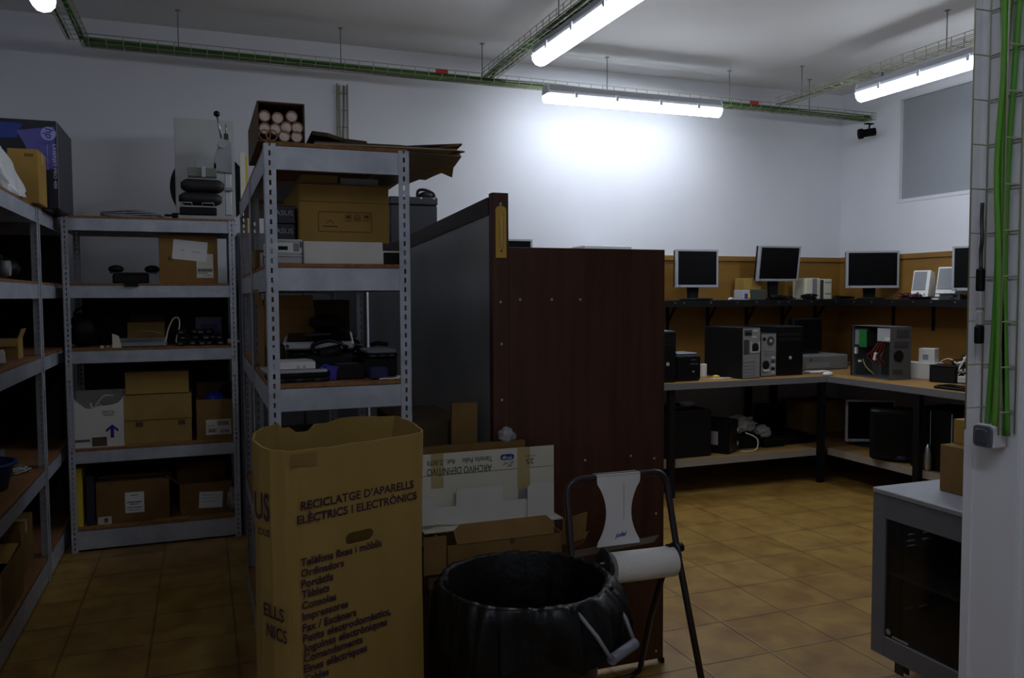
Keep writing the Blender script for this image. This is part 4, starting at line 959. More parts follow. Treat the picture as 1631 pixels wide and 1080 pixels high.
for u in (.3, .85): part(t, 'latch', MB().box(ox + w_ * u - .006, ox + w_ * u + .006, -.098, -.094, hz - .012, hz - .002), LGREY)
part(t, 'sticker', MB().box(ox - w_ * .62, ox - w_ * .35, -.0912, -.09, hz * .3, hz * .62), mat('dark blue sticker', (40, 46, 84), .5))
# brown carton leaning by the side board
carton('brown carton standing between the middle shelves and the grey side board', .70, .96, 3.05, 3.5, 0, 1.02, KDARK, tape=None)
o = solo('wood_board', 'narrow brown board leaning behind the archive box', 'board', MB().cbox((.905, 2.93, .55), (.10, .018, 1.1), (0, .02, 0)), KRAFT2, (.905, 2.93, 0))
# ---------------------------------------------------------------- tall recycling carton
ZR = 1.13
rim = [(452, 719), (472, 719), (560, 707), (640, 695), (668, 690), (674, 686), (664, 676), (650, 669), (630, 662), (560, 664), (500, 669), (470, 673), (440, 675), (418, 681), (404, 690), (402, 700), (412, 711), (430, 717)]
R0 = [Vector((*onZ(a, b, ZR).xy, 0)) for a, b in rim]
# bottom: the square footprint the rim was pressed out of
A, B = R0[1].copy(), R0[4].copy(); ux = (B - A).normalized(); vx = Vector((-ux.y, ux.x, 0))
cx_ = sum(((p - A).dot(ux) for p in R0)) / len(R0)
def foot(p):
    u, v = (p - A).dot(ux), (p - A).dot(vx)
    return A + ux * min(max(u * 1.03, -.055), .375) + vx * min(max(v, 0), .36)
R1 = [foot(p) for p in R0]
org = A + ux * .17 + vx * .18
t = thing('recycling_carton', 'tall open kraft carton printed with a list of recyclable electronics', 'carton', org)
N = len(R0); lv = [0, .3, .6, .85, 1.0, 1.08, 1.13]; mb = MB(); rings = []
tear = {0: -.004, 1: 0, 8: .0, 11: .004, 12: .006, 13: .004, 10: -.018}
# finer ring
def fine(ring, k=3):
    out = []
    for i in range(len(ring)):
        for j in range(k): out.append(ring[i].lerp(ring[(i + 1) % len(ring)], j / k))
    return out
F0, F1 = fine(R0), fine(R1); NF = len(F0)
inner = []
for z in lv:
    f = (z / ZR) ** 1.5; ring = []
    for i in range(NF):
        p = F1[i].lerp(F0[i], f); zz = z
        if z == ZR:
            zz += .004 * noise.noise(Vector((i * .9, 3, 1))) - (.03 if 31 <= i <= 33 else .012 if 29 <= i <= 35 else 0)
        wob = .003 * noise.noise(Vector((i * .5, z * 4, 7)))
        ring.append(mb.b.verts.new((p.x + wob, p.y + wob * .4, zz)))
    rings.append(ring)
fs = []
for a in range(len(lv) - 1):
    for i in range(NF):
        fs.append(mb.b.faces.new((rings[a][i], rings[a][(i + 1) % NF], rings[a + 1][(i + 1) % NF], rings[a + 1][i])))
fs.append(mb.b.faces.new(rings[0][::-1]))
bmesh.ops.recalc_face_normals(mb.b, faces=mb.b.faces)
body = part(t, 'body', mb, mat('worn kraft cardboard', (151, 124, 66), .8, spec=.25, var=(137, 111, 56), scale=2.6, stretch=(2.2, 2.2, .5), bump=.1, bscale=30), world=True, recalc=False)
so = body.modifiers.new('thickness', 'SOLIDIFY'); so.thickness = .006; so.offset = -1
# hand hole cut through the front wall
nF = -vx; P0 = A.copy()
def onF(px, py, out=.0): 
    q = onP(px, py, P0 + nF * .0, nF); return q + nF * out
hc = onF(571.5, 854); cut = MB(); hw, hh = .042, .0155
pts = rrect(hw * 2, hh * 2, hh * .98, 6)
Mh = Matrix((( ux.x, 0, vx.x, hc.x - vx.x * .03), (ux.y, 0, vx.y, hc.y - vx.y * .03), (0, 1, 0, hc.z), (0, 0, 0, 1)))
cut.prism(pts, .09, Mh)
cm = bpy.data.meshes.new('cut'); bmesh.ops.recalc_face_normals(cut.b, faces=cut.b.faces); cut.b.to_mesh(cm); co = bpy.data.objects.new('cut', cm); COL.objects.link(co)
bo = body.modifiers.new('hole', 'BOOLEAN'); bo.operation = 'DIFFERENCE'; bo.object = co; bo.solver = 'EXACT'
dg = bpy.context.evaluated_depsgraph_get(); dg.update()
nm = bpy.data.meshes.new_from_object(body.evaluated_get(dg)); body.modifiers.clear(); body.data = nm; nm.name = 'body'
bpy.data.objects.remove(co)
INKP = mat('violet brown printed ink', (58, 38, 52), .75, spec=.2)
def ftext(body_, px0, py0, px1, py1, capz=None, height=None, bold=.012):
    a, b = onF(px0, py0, .006), onF(px1, py1, .006); d = b - a; xd = Vector((ux.x, ux.y, 0))
    w = d.dot(xd); slope = d.z / w
    return text(t, body_, a, xd + Vector((0, 0, 0)), Vector((0, 0, 1)), w, INKP, height=height, bold=bold, world=True)
def fheight(px, y0, y1): return (onF(px, y0) - onF(px, y1)).z
ftext('RECICLATGE D’APARELLS', 477, 813, 657, 792, bold=.026, height=fheight(570, 789.5, 803))
ftext('ELÈCTRICS I ELECTRÒNICS', 471, 835.5, 662, 813.5, bold=.026, height=fheight(570, 807.5, 824))
for i, (s_, x1_, yb) in enumerate((('Telèfons fixes i mòbils', 606, 901.5), ('Ordinadors', 546, 918.5), ('Portàtils', 529, 936), ('Tàblets', 523, 952.5), ('Consoles', 534, 970), ('Impressores', 553, 987.5), ('Fax / Escàners', 566, 1006), ('Petits electrodomèstics,', 621, 1022.5), ('Joguines electròniques', 615, 1038.5), ('Comandaments', 576, 1054.5), ('Eines elèctriques', 583, 1071), ('Cables', 522, 1087))):
    ftext(s_, 477 + i * .5, yb, x1_, yb - (x1_ - 477) * .11, bold=.03)
# big lettering on the left face
ul = (R0[14] - R0[0]); 
def ltext(s_, z, u0, w, h):
    pa = F1[16 * 3].lerp(F0[16 * 3], (z / ZR) ** 1.5); pb = F1[0].lerp(F0[0], (z / ZR) ** 1.5)
    xd = (pb - pa).normalized(); n_ = xd.cross(Vector((0, 0, 1)))
    return text(t, s_, pa + xd * u0 + n_ * .014 + Vector((0, 0, z)), xd, (0, 0, 1), w, INKP, height=h, bold=.02, world=True)
ltext('US', .952, .0, .062, .07); ltext('IDUS', .915, .012, .05, .018)
ltext('ELLS', .715, .03, .085, .034); ltext('NICS', .665, .04, .085, .034)
part(t, 'torn_liner', MB().poly([tuple(onF(462, 724, .003)), tuple(onF(504, 719, .003)), tuple(onF(504, 741, .003)), tuple(onF(488, 743, .003)), tuple(onF(462, 742, .003))], [(0, 1, 2, 3, 4)]), KRAFT2, world=True)

# ---------------------------------------------------------------- black waste bin with liner
BC = Vector((.842, 2.135, 0)); RBN = .232
t = thing('waste_bin', 'large black round bin lined with a black bag in front of the partition', 'bin', BC)
part(t, 'body', MB().lathe([(0, .0), (.165, .0), (.172, .02), (.222, .60), (.230, .66), (.236, .665), (.236, .69), (.226, .69), (.214, .6), (.165, .03), (0, .02)], n=48), BINP)
def wr(p, i, a):
    k = noise.noise(Vector((math.cos(a) * 2.4, math.sin(a) * 2.4, i * .35))) ; k2 = noise.noise(Vector((math.cos(a) * 9, math.sin(a) * 9, i * .22)))
    d = Vector((math.cos(a), math.sin(a), 0)); k3 = abs(noise.noise(Vector((math.cos(a) * 19, math.sin(a) * 19, i * .5)))); amp = (.0 if i == 0 else .004, .006, .005, .008, .014, .018, .022)[min(i, 6)]
    sag = 0
    if i <= 3: sag = 0
    drop = (0, 0, 0, 0, -.01, -.03, -.05)[min(i, 6)] * (.6 + k * 1.2)
    bulge = .03 * max(0, math.cos(a + .75)) ** 3 if i >= 4 else 0
    return p + d * (amp * (1.2 * k + 1.4 * k2 + 1.1 * k3) + bulge) + Vector((0, 0, drop + .006 * k2))
part(t, 'liner_outside', MB().lathe([(.214, .60), (.226, .695), (.236, .702), (.246, .692), (.250, .66), (.252, .62), (.254, .575)], n=180, fn=wr), BAGB)
part(t, 'liner_inside', MB().lathe([(.0, .07), (.12, .075), (.152, .13), (.170, .3), (.189, .5), (.202, .61), (.226, .697)], n=96, fn=lambda p, i, a: p + Vector((math.cos(a), math.sin(a), 0)) * (-.012 * abs(noise.noise(Vector((math.cos(a) * 6, math.sin(a) * 6, i * .4)))) if 0 < i < 6 else 0)), BAGB)
# bail handle hanging at the right side
a_ = -1.0; hx = Vector((math.cos(a_), math.sin(a_), 0)); tx = Vector((-hx.y, hx.x, 0))
p_ = hx * .225 + Vector((0, 0, .682))
hp = [p_ + tx * .085, p_ + tx * .075 + hx * .06 + Vector((0, 0, -.06)), p_ + tx * .062 + hx * .095 + Vector((0, 0, -.115))]
hq = [p_ - tx * .085, p_ - tx * .075 + hx * .06 + Vector((0, 0, -.06)), p_ - tx * .062 + hx * .095 + Vector((0, 0, -.115))]
part(t, 'handle_wire', MB().tube(hp, .0055, 8), GREY); h = part(t, 'handle_wire', MB().tube(hq, .0055, 8), GREY)
part(h, 'grip', MB().cyl(hp[2], hq[2], .014, 14), mat('grey handle grip', (112, 112, 124), .5))
for e in (hp[0], hq[0]): part(t, 'handle_lug', MB().cyl(e - hx * .012, e + hx * .01, .016, 12), BINP)

# ---------------------------------------------------------------- crates and archive box in front of the partition
t = thing('wooden_crate', 'dark brown crate under the open boxes behind the bin', 'crate', (.875, 2.65, 0))
w_, d_, h_ = .215, .15, .615
part(t, 'body', MB().box(-w_, w_, -d_, d_, 0, h_), mat('very dark cardboard', (70, 52, 38), .9, spec=.2), .003)
part(t, 'rim', MB().box(-w_ - .002, w_ + .002, -d_ - .002, d_ + .002, h_ - .05, h_ - .002), KDARK)
zc = .617
s = spanY(690, 890, 905, 832, 2.5)
t = thing('cardboard_box', 'open brown box with four bent flaps on the dark crate behind the bin', 'box', (.92, 2.64, zc))
w_, d_, h_ = .205, .15, .085; k = .004
part(t, 'body', MB().box(-w_, w_, -d_, d_, 0, k).box(-w_, w_, -d_, -d_ + k, k, h_).box(-w_, w_, d_ - k, d_, k, h_).box(-w_, -w_ + k, -d_, d_, k, h_).box(w_ - k, w_, -d_, d_, k, h_), KRAFT2)
part(t, 'front_flap', MB().prism([(-.17, 0), (.17, 0), (.172, .045), (.155, .065), (-.15, .065), (-.175, .045)], .004, Matrix.Translation((0, -d_, h_)) @ Matrix.Rotation(math.radians(58), 4, 'X')), KRAFT2)
part(t, 'hand_notch', MB().cyl((.02, -d_ - .001, h_ - .008), (.02, -d_ + .001, h_ - .008), .01, 14), KDARK)
part(t, 'left_flap', MB().box(-w_ - .075, -w_, -d_ - .003, -d_ + .001, -.002, h_ + .035), KRAFT2)
part(t, 'right_flap', MB().prism([(0, 0), (.09, .01), (.1, .1), (.005, .085)], .004, Matrix.Translation((w_ - .008, -d_ - .002, .045)) @ Matrix.Rotation(math.radians(90), 4, 'X') @ Matrix.Rotation(.1, 4, 'Y')), KRAFT2)
part(t, 'right_flap', MB().prism([(0, 0), (.1, .02), (.125, .06), (.02, .05)], .004, Matrix.Translation((w_ - .004, -d_ + .05, .0)) @ Matrix.Rotation(math.radians(80), 4, 'X')), KRAFT2)
# white archive box, upside down
AY = 2.60
s = spanY(674, 835, 882, 708, AY + .16)
x0_, x1_ = .66, s[1]
t = thing('archive_box', 'open white archive box with upside-down printing and two tape strips', 'box', ((x0_ + x1_) / 2, AY + .06, zc + k + .0))
w_ = (x1_ - x0_) / 2; top = onY(882, 708, AY + .17).z - zc - k; ins = .195
WC = mat('off white archive card', (212, 208, 192), .75, spec=.3, var=(202, 197, 178), scale=4)
part(t, 'back_wall', MB().box(-w_, w_, .098, .103, 0, top), WC)
part(t, 'floor_sheet', MB().box(-w_ + .02, w_ - .02, -.03, .098, .085, .089), WC)
def ar(px, py): q = onY(px, py, AY + .157); return q.x - (x0_ + x1_) / 2, q.z - zc - k
yb_ = .0975
for px in (686, 824): part(t, 'tape_strip', MB().box(ar(px, 700)[0], ar(px + 20, 700)[0], yb_ - .0006, yb_, ar(px, 779)[1], top), TAPE)
part(t, 'printed_line', MB().box(-w_, w_ - .0, yb_ - .0005, yb_, ar(700, 757)[1] - .0008, ar(700, 757)[1] + .0008), INKGREY)
def atext(s_, pr, pl, up_h, m=INKBLUE, bold=.0):   # upside down: starts at right, runs left
    a = ar(*pr); b = ar(*pl); return text(t, s_, (a[0], yb_ - .0008, a[1]), (-1, 0, 0), (0, 0, -1), a[0] - b[0], m, height=up_h, bold=bold)
INKN = mat('navy printed ink', (44, 44, 66), .7, spec=.2)
atext('ARCHIVO DEFINITIVO', (783, 739), (680, 745), .026, INKN)
atext('Tamaño Folio', (784, 726), (736, 729), .019, INKN); atext('Ref.: Z.0070', (724, 731), (680, 733), .017, INKN)
atext('25', (850, 730), (838, 731), .02, INKN); atext('UNIDADES', (853, 724), (836, 725), .006, INKGREY)
a = ar(808, 728)
lg = part(t, 'printed_logo', MB().prism([(a[0] + x_, a[1] + z_) for x_, z_ in rrect(.052, .021, .009)], .0006, xz(yb_)), INKBLUE)
text(lg, 'grup', (a[0] + .02, yb_ - .0012, a[1] + .007), (-1, 0, 0), (0, 0, -1), .04, WC, height=.014, bold=.02)
a = ar(819, 735); text(t, 'Z-c', (a[0], yb_ - .0008, a[1]), (-1, 0, 0), (0, 0, -1), .045, INKBLUE, height=.016, shear=.4)
def slab(n, pts, y, m=WC, th=.004, rx=0.):
    a = [ar(*p) for p in pts]; return part(t, n, MB().prism([(p[0], p[1]) for p in a], th, xz(y)), m)
def ar2(px, py, y): q = onY(px, py, AY + .06 + y); return q.x - (x0_ + x1_) / 2, q.z - zc - k
def slab2(n, pts, y, m=WHITECARD, th=.004):
    return part(t, n, MB().prism([ar2(p[0], p[1], y) for p in pts], th, xz(y)), m)
slab2('inner_flap', [(686, 835), (858, 835), (838, 794), (800, 798), (800, 776), (796, 774), (730, 778), (726, 782), (726, 806), (690, 809)], .02)
slab2('side_flap', [(840, 840), (882, 838), (881, 768), (846, 770), (840, 776)], .0)
slab2('side_flap', [(672, 838), (692, 836), (692, 790), (672, 790)], .0)
slab2('grey_insert', [(722, 806), (730, 806), (730, 786), (722, 786)], .05, LGREY); slab2('grey_insert', [(826, 800), (842, 800), (842, 776), (826, 780)], .05, GREY)
carton('flat brown carton standing upright behind the white archive box', (.68), 1.11, 2.801, 2.826, zc, .965, KRAFT2, tape=None, bev=0)
solo('clear_bag', 'small scrap of clear plastic sticking up behind the archive box', 'bag', MB().ball((1.045, 2.815, .985), (.03, .015, .03), 3, lambda v: 1 + .5 * noise.noise(v * 2.5)), BAGC, (1.045, 2.79, .965))

# ---------------------------------------------------------------- floor stand with paper roll
t = thing('paper_roll_stand', 'dark tubular floor stand with a white cutter plate before the partition', 'stand', (1.33, 2.45, 0))
r_ = .0115; xl, xr_ = 1.142, 1.532
zt_ = onY(985, 757, 2.505).z
def leg(x, dx): return [(x, 2.497, zt_ - .05), (x + dx * .3, 2.44, .62), (x + dx, 2.225, .03)]
L0 = leg(xl, -.03)[::-1]; L1 = leg(xr_, .012)
cor0 = [(xl + .01 * (1 - math.cos(a)) * 5, 2.502, zt_ - .05 + .05 * math.sin(a)) for a in (.4, .8, 1.2, PI / 2)]
cor1 = [(xr_ - .01 * (1 - math.cos(a)) * 5, 2.502, zt_ - .05 + .05 * math.sin(a)) for a in (PI / 2, 1.2, .8, .4)]
part(t, 'front_frame', MB().tube(L0 + cor0 + cor1 + L1, r_, 12), TUBEM, world=True)
part(t, 'front_foot_bar', MB().tube([(xl - .03, 2.225, .03), (xr_ + .012, 2.225, .03)], r_, 10), TUBEM, world=True)
part(t, 'rear_frame', MB().tube([(xr_ - .016, 2.455, .6), (xr_ + .005, 2.62, .3), (xr_ + .028, 2.735, .05), (xr_ + .008, 2.755, .02), (xr_ - .03, 2.76, .0125), (xl + .0, 2.76, .0125), (xl - .03, 2.75, .03), (xl, 2.62, .3), (xl + .01, 2.455, .6)], r_ * .95, 12), TUBEM, world=True)
for x in (xl - .03, xr_ + .012): part(t, 'rubber_foot', MB().cyl((x, 2.22, 0), (x, 2.226, .036), .016, 12), BLACK, world=True)
# plate
wp = spanY(948, 862, 1016, 757, 2.50); cxp = (wp[0] + wp[1]) / 2; hwp = (wp[1] - wp[0]) / 2
zz0, zz1 = wp[2], wp[3]; left = []; right = []
for i in range(17):
    v = i / 16; c_ = math.sin(max(0, min(1, (v - .05) / .83)) * PI) ** .8 * .42
    z_ = zz0 + (zz1 - zz0) * v; left.append((cxp - hwp * (1 - c_), z_)); right.append((cxp + hwp * (1 - c_), z_))
pl = part(t, 'cutter_plate', MB().prism(left[::-1] + right, .004, xz(2.488)).box(cxp - hwp, cxp + hwp, 2.484, 2.52, zz1 - .003, zz1 + .001), mat('white enamelled plate', (226, 226, 226), .4), .0008, world=True)
part(pl, 'slot', MB().box(cxp + .018, cxp + .0195, 2.4835, 2.4842, zz0 + .09, zz1 - .03), GREY, world=True)
text(pl, 'jofel', (cxp - .016, 2.4832, zz0 + .027), Vector((1, 0, .1)), (0, 0, 1), .046, INKBLUE, shear=.3, bold=.02, world=True)
part(t, 'cutting_blade', MB().prism([(1.165, zz0 - .028), (1.475, zz0 - .008), (1.495, zz0 + .014), (1.16, zz0 - .004)], .003, xz(2.495)), mat('brown steel blade', (112, 100, 84), .45, metal=.3), world=True)
ra, rb = onY(955, 898.5, 2.44), onY(1079, 884, 2.44)
part(t, 'roll_rod', MB().cyl(ra, rb, .005, 10), STEEL, world=True)
for x in (rb.x - .012, ra.x + .02):
    q = ra.lerp(rb, (x - ra.x) / (rb.x - ra.x)); d_ = (rb - ra).normalized()
    part(t, 'roll_disc', MB().cyl(q - d_ * .003, q + d_ * .003, .044 if x > 1.4 else .05, 24), DGREY, world=True)
part(t, 'pivot', MB().cyl((xr_ - .03, 2.447, .615), (xr_ + .03, 2.447, .615), .016, 14), BLACK, world=True)
d_ = (rb - ra).normalized(); u0 = ra.lerp(rb, .15); u1 = ra.lerp(rb, .94); dn = Vector((0, 0, -.019))
o = thing('paper_roll', 'white paper roll on the rod of the floor stand', 'paper roll', (u0 + u1) / 2 + dn)
part(o, 'paper', MB().tube([u0 + dn, u0 + dn + d_ * .002, u1 + dn - d_ * .002, u1 + dn], [.05, .052, .052, .05], 32), PAPERROLL, world=True)
part(o, 'core', MB().tube([u0 + dn - d_ * .0015, u0 + dn + d_ * .02], .024, 20), KRAFT2, world=True)

# ---------------------------------------------------------------- rack cabinet on castors and its two boxes
CX, CY1, CZ = 2.44, 2.465, .748
t = thing('rack_cabinet', 'low grey rack cabinet with a smoked glass door on castors', 'cabinet', (CX + .3, CY1 - .32, 0))
cy0, cx1 = CY1 - .66, CX + .62; z0_ = .098
part(t, 'top', MB().box(CX - .004, cx1, cy0, CY1, CZ - .02, CZ), mat('light grey cabinet top', (150, 152, 158), .5), .003, world=True)
part(t, 'side_panel', MB().box(CX + .02, cx1, cy0, cy0 + .018, z0_, CZ - .02), CABG, world=True)
part(t, 'bottom', MB().box(CX + .02, cx1, cy0, CY1, z0_, z0_ + .02), CABG, world=True)
fy = .075
dr = part(t, 'door_frame', MB().box(CX, CX + .02, CY1 - .065, CY1, z0_, CZ - .021).box(CX, CX + .02, cy0, cy0 + .065, z0_, CZ - .021).box(CX, CX + .02, cy0 + .065, CY1 - .065, CZ - .11, CZ - .021).box(CX, CX + .02, cy0 + .065, CY1 - .065, z0_, z0_ + .08), CABG, .002, world=True)
part(t, 'glass_pane', MB().box(CX + .008, CX + .013, cy0 + .065, CY1 - .065, z0_ + .08, CZ - .11), GLASSD, world=True)
part(t, 'rear_panel', MB().box(cx1 - .018, cx1, cy0 + .018, CY1 - .018, z0_ + .02, CZ - .02), CABG, world=True)
part(t, 'inner_shelf', MB().box(CX + .06, cx1 - .05, cy0 + .02, CY1 - .02, .40, .412), mat('grey shelf', (120, 120, 124), .5), world=True)
part(t, 'rack_post', MB().box(CX + .07, CX + .09, CY1 - .07, CY1 - .03, z0_ + .02, CZ - .02).box(CX + .07, CX + .09, cy0 + .03, cy0 + .07, z0_ + .02, CZ - .02), DGREY, world=True)
mb = MB(); zc_ = z0_; sy = CY1 - .018
for (py_, sl) in ((967, ((1441, 1458), (1464, 1481))), (868, ((1445, 1461),)), (860, ((1445, 1461), (1469, 1484))), (850, ((1446, 1460), (1470, 1480)))):
    za = onY(1460, py_ + 1.6, sy).z; zb_ = onY(1460, py_ - 1.2, sy).z
    mb.box(CX + .02, cx1, sy, CY1, zc_, za); xx = CX + .02
    for (pa, pb_) in sl:
        xa_, xb_ = onY(pa, py_, sy).x, onY(pb_, py_, sy).x; mb.box(xx, xa_, sy, CY1, za, zb_); xx = xb_
    mb.box(xx, cx1, sy, CY1, za, zb_); zc_ = zb_
mb.box(CX + .02, cx1, sy, CY1, zc_, CZ - .02)
part(t, 'vented_panel', mb, CABG, world=True)
q = onX(1418, 1012, CX + .008)
part(t, 'door_emblem', MB().ball((CX + .0075, q.y + .01, q.z + .01), (.0006, .012, .012), 2).box(CX + .0066, CX + .0078, q.y - .085, q.y - .01, q.z - .006, q.z + .002), mat('pale emblem', (150, 150, 154), .5), world=True)
for x in (CX + .08, cx1 - .08):
    for y in (cy0 + .08, CY1 - .09):
        c_ = part(t, 'caster', MB().box(x - .02, x + .02, y - .02, y + .02, .075, z0_).box(x - .016, x - .013, y - .012, y + .03, .02, .08).box(x + .013, x + .016, y - .012, y + .03, .02, .08), DGREY, world=True)
        part(c_, 'wheel', MB().cyl((x - .012, y + .012, .034), (x + .012, y + .012, .034), .034, 20), BLACK)
p0, p1 = onZ(1496, 781, CZ), onZ(1545, 790, CZ)
hz1 = onX(1496, 707, p0.x).z
t = carton('brown box on the grey rack cabinet, lower and nearer of two', p0.x, p0.x + .3, p0.y - .3, p0.y, CZ + .001, hz1, KRAFT2, tape=mat('brown tape', (150, 120, 78), .4))
part(t, 'staple', MB().box(-.1508, -.15, -.09, -.04, .05, .054).box(-.1508, -.15, -.09, -.04, .10, .104), INKBROWN)
q0, q1 = onZ(1518, 706, hz1), 0
hz2 = onX(1518, 667, q0.x + .0).z
carton('smaller ochre box stacked on the lower brown box of the cabinet', q0.x, q0.x + .22, q0.y - .24, q0.y - .0, hz1 + .001, hz2, mat('ochre cardboard', (172, 137, 72), .85, spec=.2, var=(158, 124, 63), scale=5), tape=None)
# ---------------------------------------------------------------- workbenches along the far and right walls
DY, DX, DZ = 5.162, 4.622, .852
LZ0 = .27
def bench(label, name='workbench'): return thing(name, label, 'workbench', (0, 0, 0))
t = thing('workbench', 'long wooden workbench with a lower shelf along the far wall behind the partition', 'workbench', (3.9, 5.65, 0))
XB0 = 1.95
part(t, 'worktop', MB().box(XB0, XR - .02, DY + .004, YF - .02, DZ - .045, DZ), BENCH, world=True)
part(t, 'front_edge', MB().box(XB0, DX + .01, DY, DY + .004, DZ - .047, DZ + .001), ALU, world=True)
part(t, 'lower_shelf', MB().box(XB0, XR - .02, DY + .06, YF - .05, LZ0 - .022, LZ0), BENCH, world=True)
part(t, 'shelf_edge', MB().box(XB0, DX, DY + .054, DY + .0595, LZ0 - .055, LZ0 + .001), mat('pale shelf edging', (150, 140, 128), .55), world=True)
for x in (2.0, 3.19, 4.57):
    for y in (DY + .012, YF - .10):
        part(t, 'leg', MB().box(x, x + .05, y, y + .042, 0, DZ - .045), BLACKM, world=True)
part(t, 'rear_rail', MB().box(XB0, XR - .1, YF - .1, YF - .06, DZ - .1, DZ - .05), BLACKM, world=True)
q = onY(1222, 640, YF - .2); part(t, 'leg', MB().box(q.x - .02, q.x + .03, YF - .3, YF - .25, 0, DZ - .045), BLACKM, world=True)
t = thing('workbench', 'wooden workbench with a lower shelf along the right wall', 'workbench', (5.15, 4.2, 0))
part(t, 'worktop', MB().box(DX + .004, XR - .02, 2.6, DY + .003, DZ - .045, DZ), BENCH, world=True)
part(t, 'front_edge', MB().box(DX, DX + .004, 2.6, DY, DZ - .047, DZ + .001), ALU, world=True)
part(t, 'lower_shelf', MB().box(DX + .06, XR - .05, 2.6, DY + .055, LZ0 - .022, LZ0), BENCH, world=True)
part(t, 'shelf_edge', MB().box(DX + .054, DX + .0595, 2.6, DY + .05, LZ0 - .055, LZ0 + .001), mat('pale shelf edging', (150, 140, 128), .55), world=True)
for y in (4.28, 2.8):
    for x in (DX + .012, XR - .1): part(t, 'leg', MB().box(x, x + .042, y, y + .05, 0, DZ - .045), BLACKM, world=True)
# wall shelves
SD = .40
ZS = onY(1190, 478, YF - SD).z
TH = .03
def wallshelf(label, far):
    t = thing('wall_shelf', label, 'shelf', (3.9, YF - .2, ZS - TH) if far else (XR - .2, 4.0, ZS - TH))
    if far:
        part(t, 'board', MB().box(2.0, XR - .02, YF - SD, YF - .034, ZS - TH, ZS), BLACKM, world=True)
        part(t, 'front_lip', MB().box(2.0, XR - SD, YF - SD - .003, YF - SD, ZS - .055, ZS), BLACKM, world=True)
        for px in (1075, 1089, 1132, 1174, 1205, 1240, 1256, 1292, 1331): q = onY(px, 481, YF - SD - .003); part(t, 'hook', MB().cyl((q.x, YF - SD - .003, ZS - .02), (q.x, YF - SD - .012, ZS - .02), .005, 8), STEEL, world=True)
        for px in (1079, 1144, 1207, 1265, 1318):
            x = onY(px, 500, YF - .2).x
            part(t, 'bracket', MB().box(x, x + .022, YF - .034, YF - .019, ZS - .26, ZS - TH).box(x, x + .022, YF - SD + .05, YF - .034, ZS - TH - .014, ZS - TH).prism([(YF - .034, ZS - .21), (YF - .034, ZS - .18), (YF - .14, ZS - TH - .014), (YF - .17, ZS - TH - .014)], .008, yz(x + .007)), BLACKM, world=True)
    else:
        part(t, 'board', MB().box(XR - SD, XR - .034, 2.4, YF - SD, ZS - TH, ZS), BLACKM, world=True)
        part(t, 'front_lip', MB().box(XR - SD - .003, XR - SD, 2.4, YF - SD - .004, ZS - .055, ZS), BLACKM, world=True)
        for px in (1361, 1389, 1422, 1455, 1484, 1522): q = onX(px, 481, XR - SD - .003); part(t, 'hook', MB().cyl((XR - SD - .003, q.y, ZS - .02), (XR - SD - .012, q.y, ZS - .02), .005, 8), STEEL, world=True)
        for px in (1400, 1463, 1532):
            y = onX(px, 500, XR - .2).y
            part(t, 'bracket', MB().box(XR - .034, XR - .019, y, y + .022, ZS - .26, ZS - TH).box(XR - SD + .05, XR - .034, y, y + .022, ZS - TH - .014, ZS - TH), BLACKM, world=True)
wallshelf('black bracketed shelf carrying monitors along the far wall', True)
wallshelf('black bracketed shelf carrying monitors along the right wall', False)

# ---- monitors: local x = screen width, front faces -Y
def monitor(label, x, y, z, w, h, hs, rz, m=SILVER, tilt=0., neck=True, side=.0):
    """hs = height of the screen's lower edge above z"""
    t = thing('computer_monitor', label, 'monitor', (x, y, z), rz, 'flat monitors')
    M = Matrix.Translation((0, 0, hs + h / 2)) @ Matrix.Rotation(tilt, 4, 'X'); bz = .017
    mb = MB(); mb.box(-w / 2, w / 2, -.02, .012, h / 2 - bz, h / 2, M).box(-w / 2, w / 2, -.02, .012, -h / 2, -h / 2 + bz * 1.25, M)
    mb.box(-w / 2, -w / 2 + bz, -.02, .012, -h / 2 + bz * 1.25, h / 2 - bz, M).box(w / 2 - bz, w / 2, -.02, .012, -h / 2 + bz * 1.25, h / 2 - bz, M)
    part(t, 'bezel', mb, m, .002)
    part(t, 'screen', MB().box(-w / 2 + bz, w / 2 - bz, -.016, .008, -h / 2 + bz * 1.25, h / 2 - bz, M), SCREEN)
    part(t, 'rear_shell', MB().prism([(-w / 2 + .006, -h / 2 + .006), (w / 2 - .006, -h / 2 + .006), (w / 2 - .006, h / 2 - .006), (-w / 2 + .006, h / 2 - .006)], .035, M @ Matrix(((1, 0, 0, 0), (0, 0, 1, .0125), (0, 1, 0, 0), (0, 0, 0, 1)))), BLACK, .004)
    part(t, 'power_button', MB().cyl(M @ Vector((-w / 2 + .03, -.0205, -h / 2 + .011)), M @ Vector((-w / 2 + .03, -.022, -h / 2 + .011)), .005, 10), DGREY)
    if neck:
        part(t, 'neck', MB().prism([(-.045, .006), (.045, .006), (.055, hs + .05), (-.055, hs + .05)], .03, xz(.075)), BLACK, .004)
        part(t, 'foot', MB().lathe([(0, 0), (.11, 0), (.112, .008), (.04, .02), (0, .02)], c=(0, .03, 0), n=28), BLACK)
    return t
MYF = YF - .25
def mon_far(label, x0, y0, x1, y1, rz=0., tilt=0., m=SILVER):
    s = spanY(x0, y1, x1, y0, MYF); return monitor(label, (s[0] + s[1]) / 2, MYF, ZS + .0005, (s[1] - s[0]) / max(.6, math.cos(rz)), s[3] - s[2], s[2] - ZS, rz, m, tilt)
mon_far('silver framed monitor on the far shelf directly right of the mahogany panel', 1077, 397, 1141, 458, -.05)
mon_far('silver framed monitor on the far shelf leaning forward in the middle', 1206, 391, 1270, 448, .0, -.0)
bpy.context.view_layer.update()
o = [o for o in bpy.data.objects if o.name.startswith('computer_monitor')][-1]
o.rotation_mode = 'XYZ'
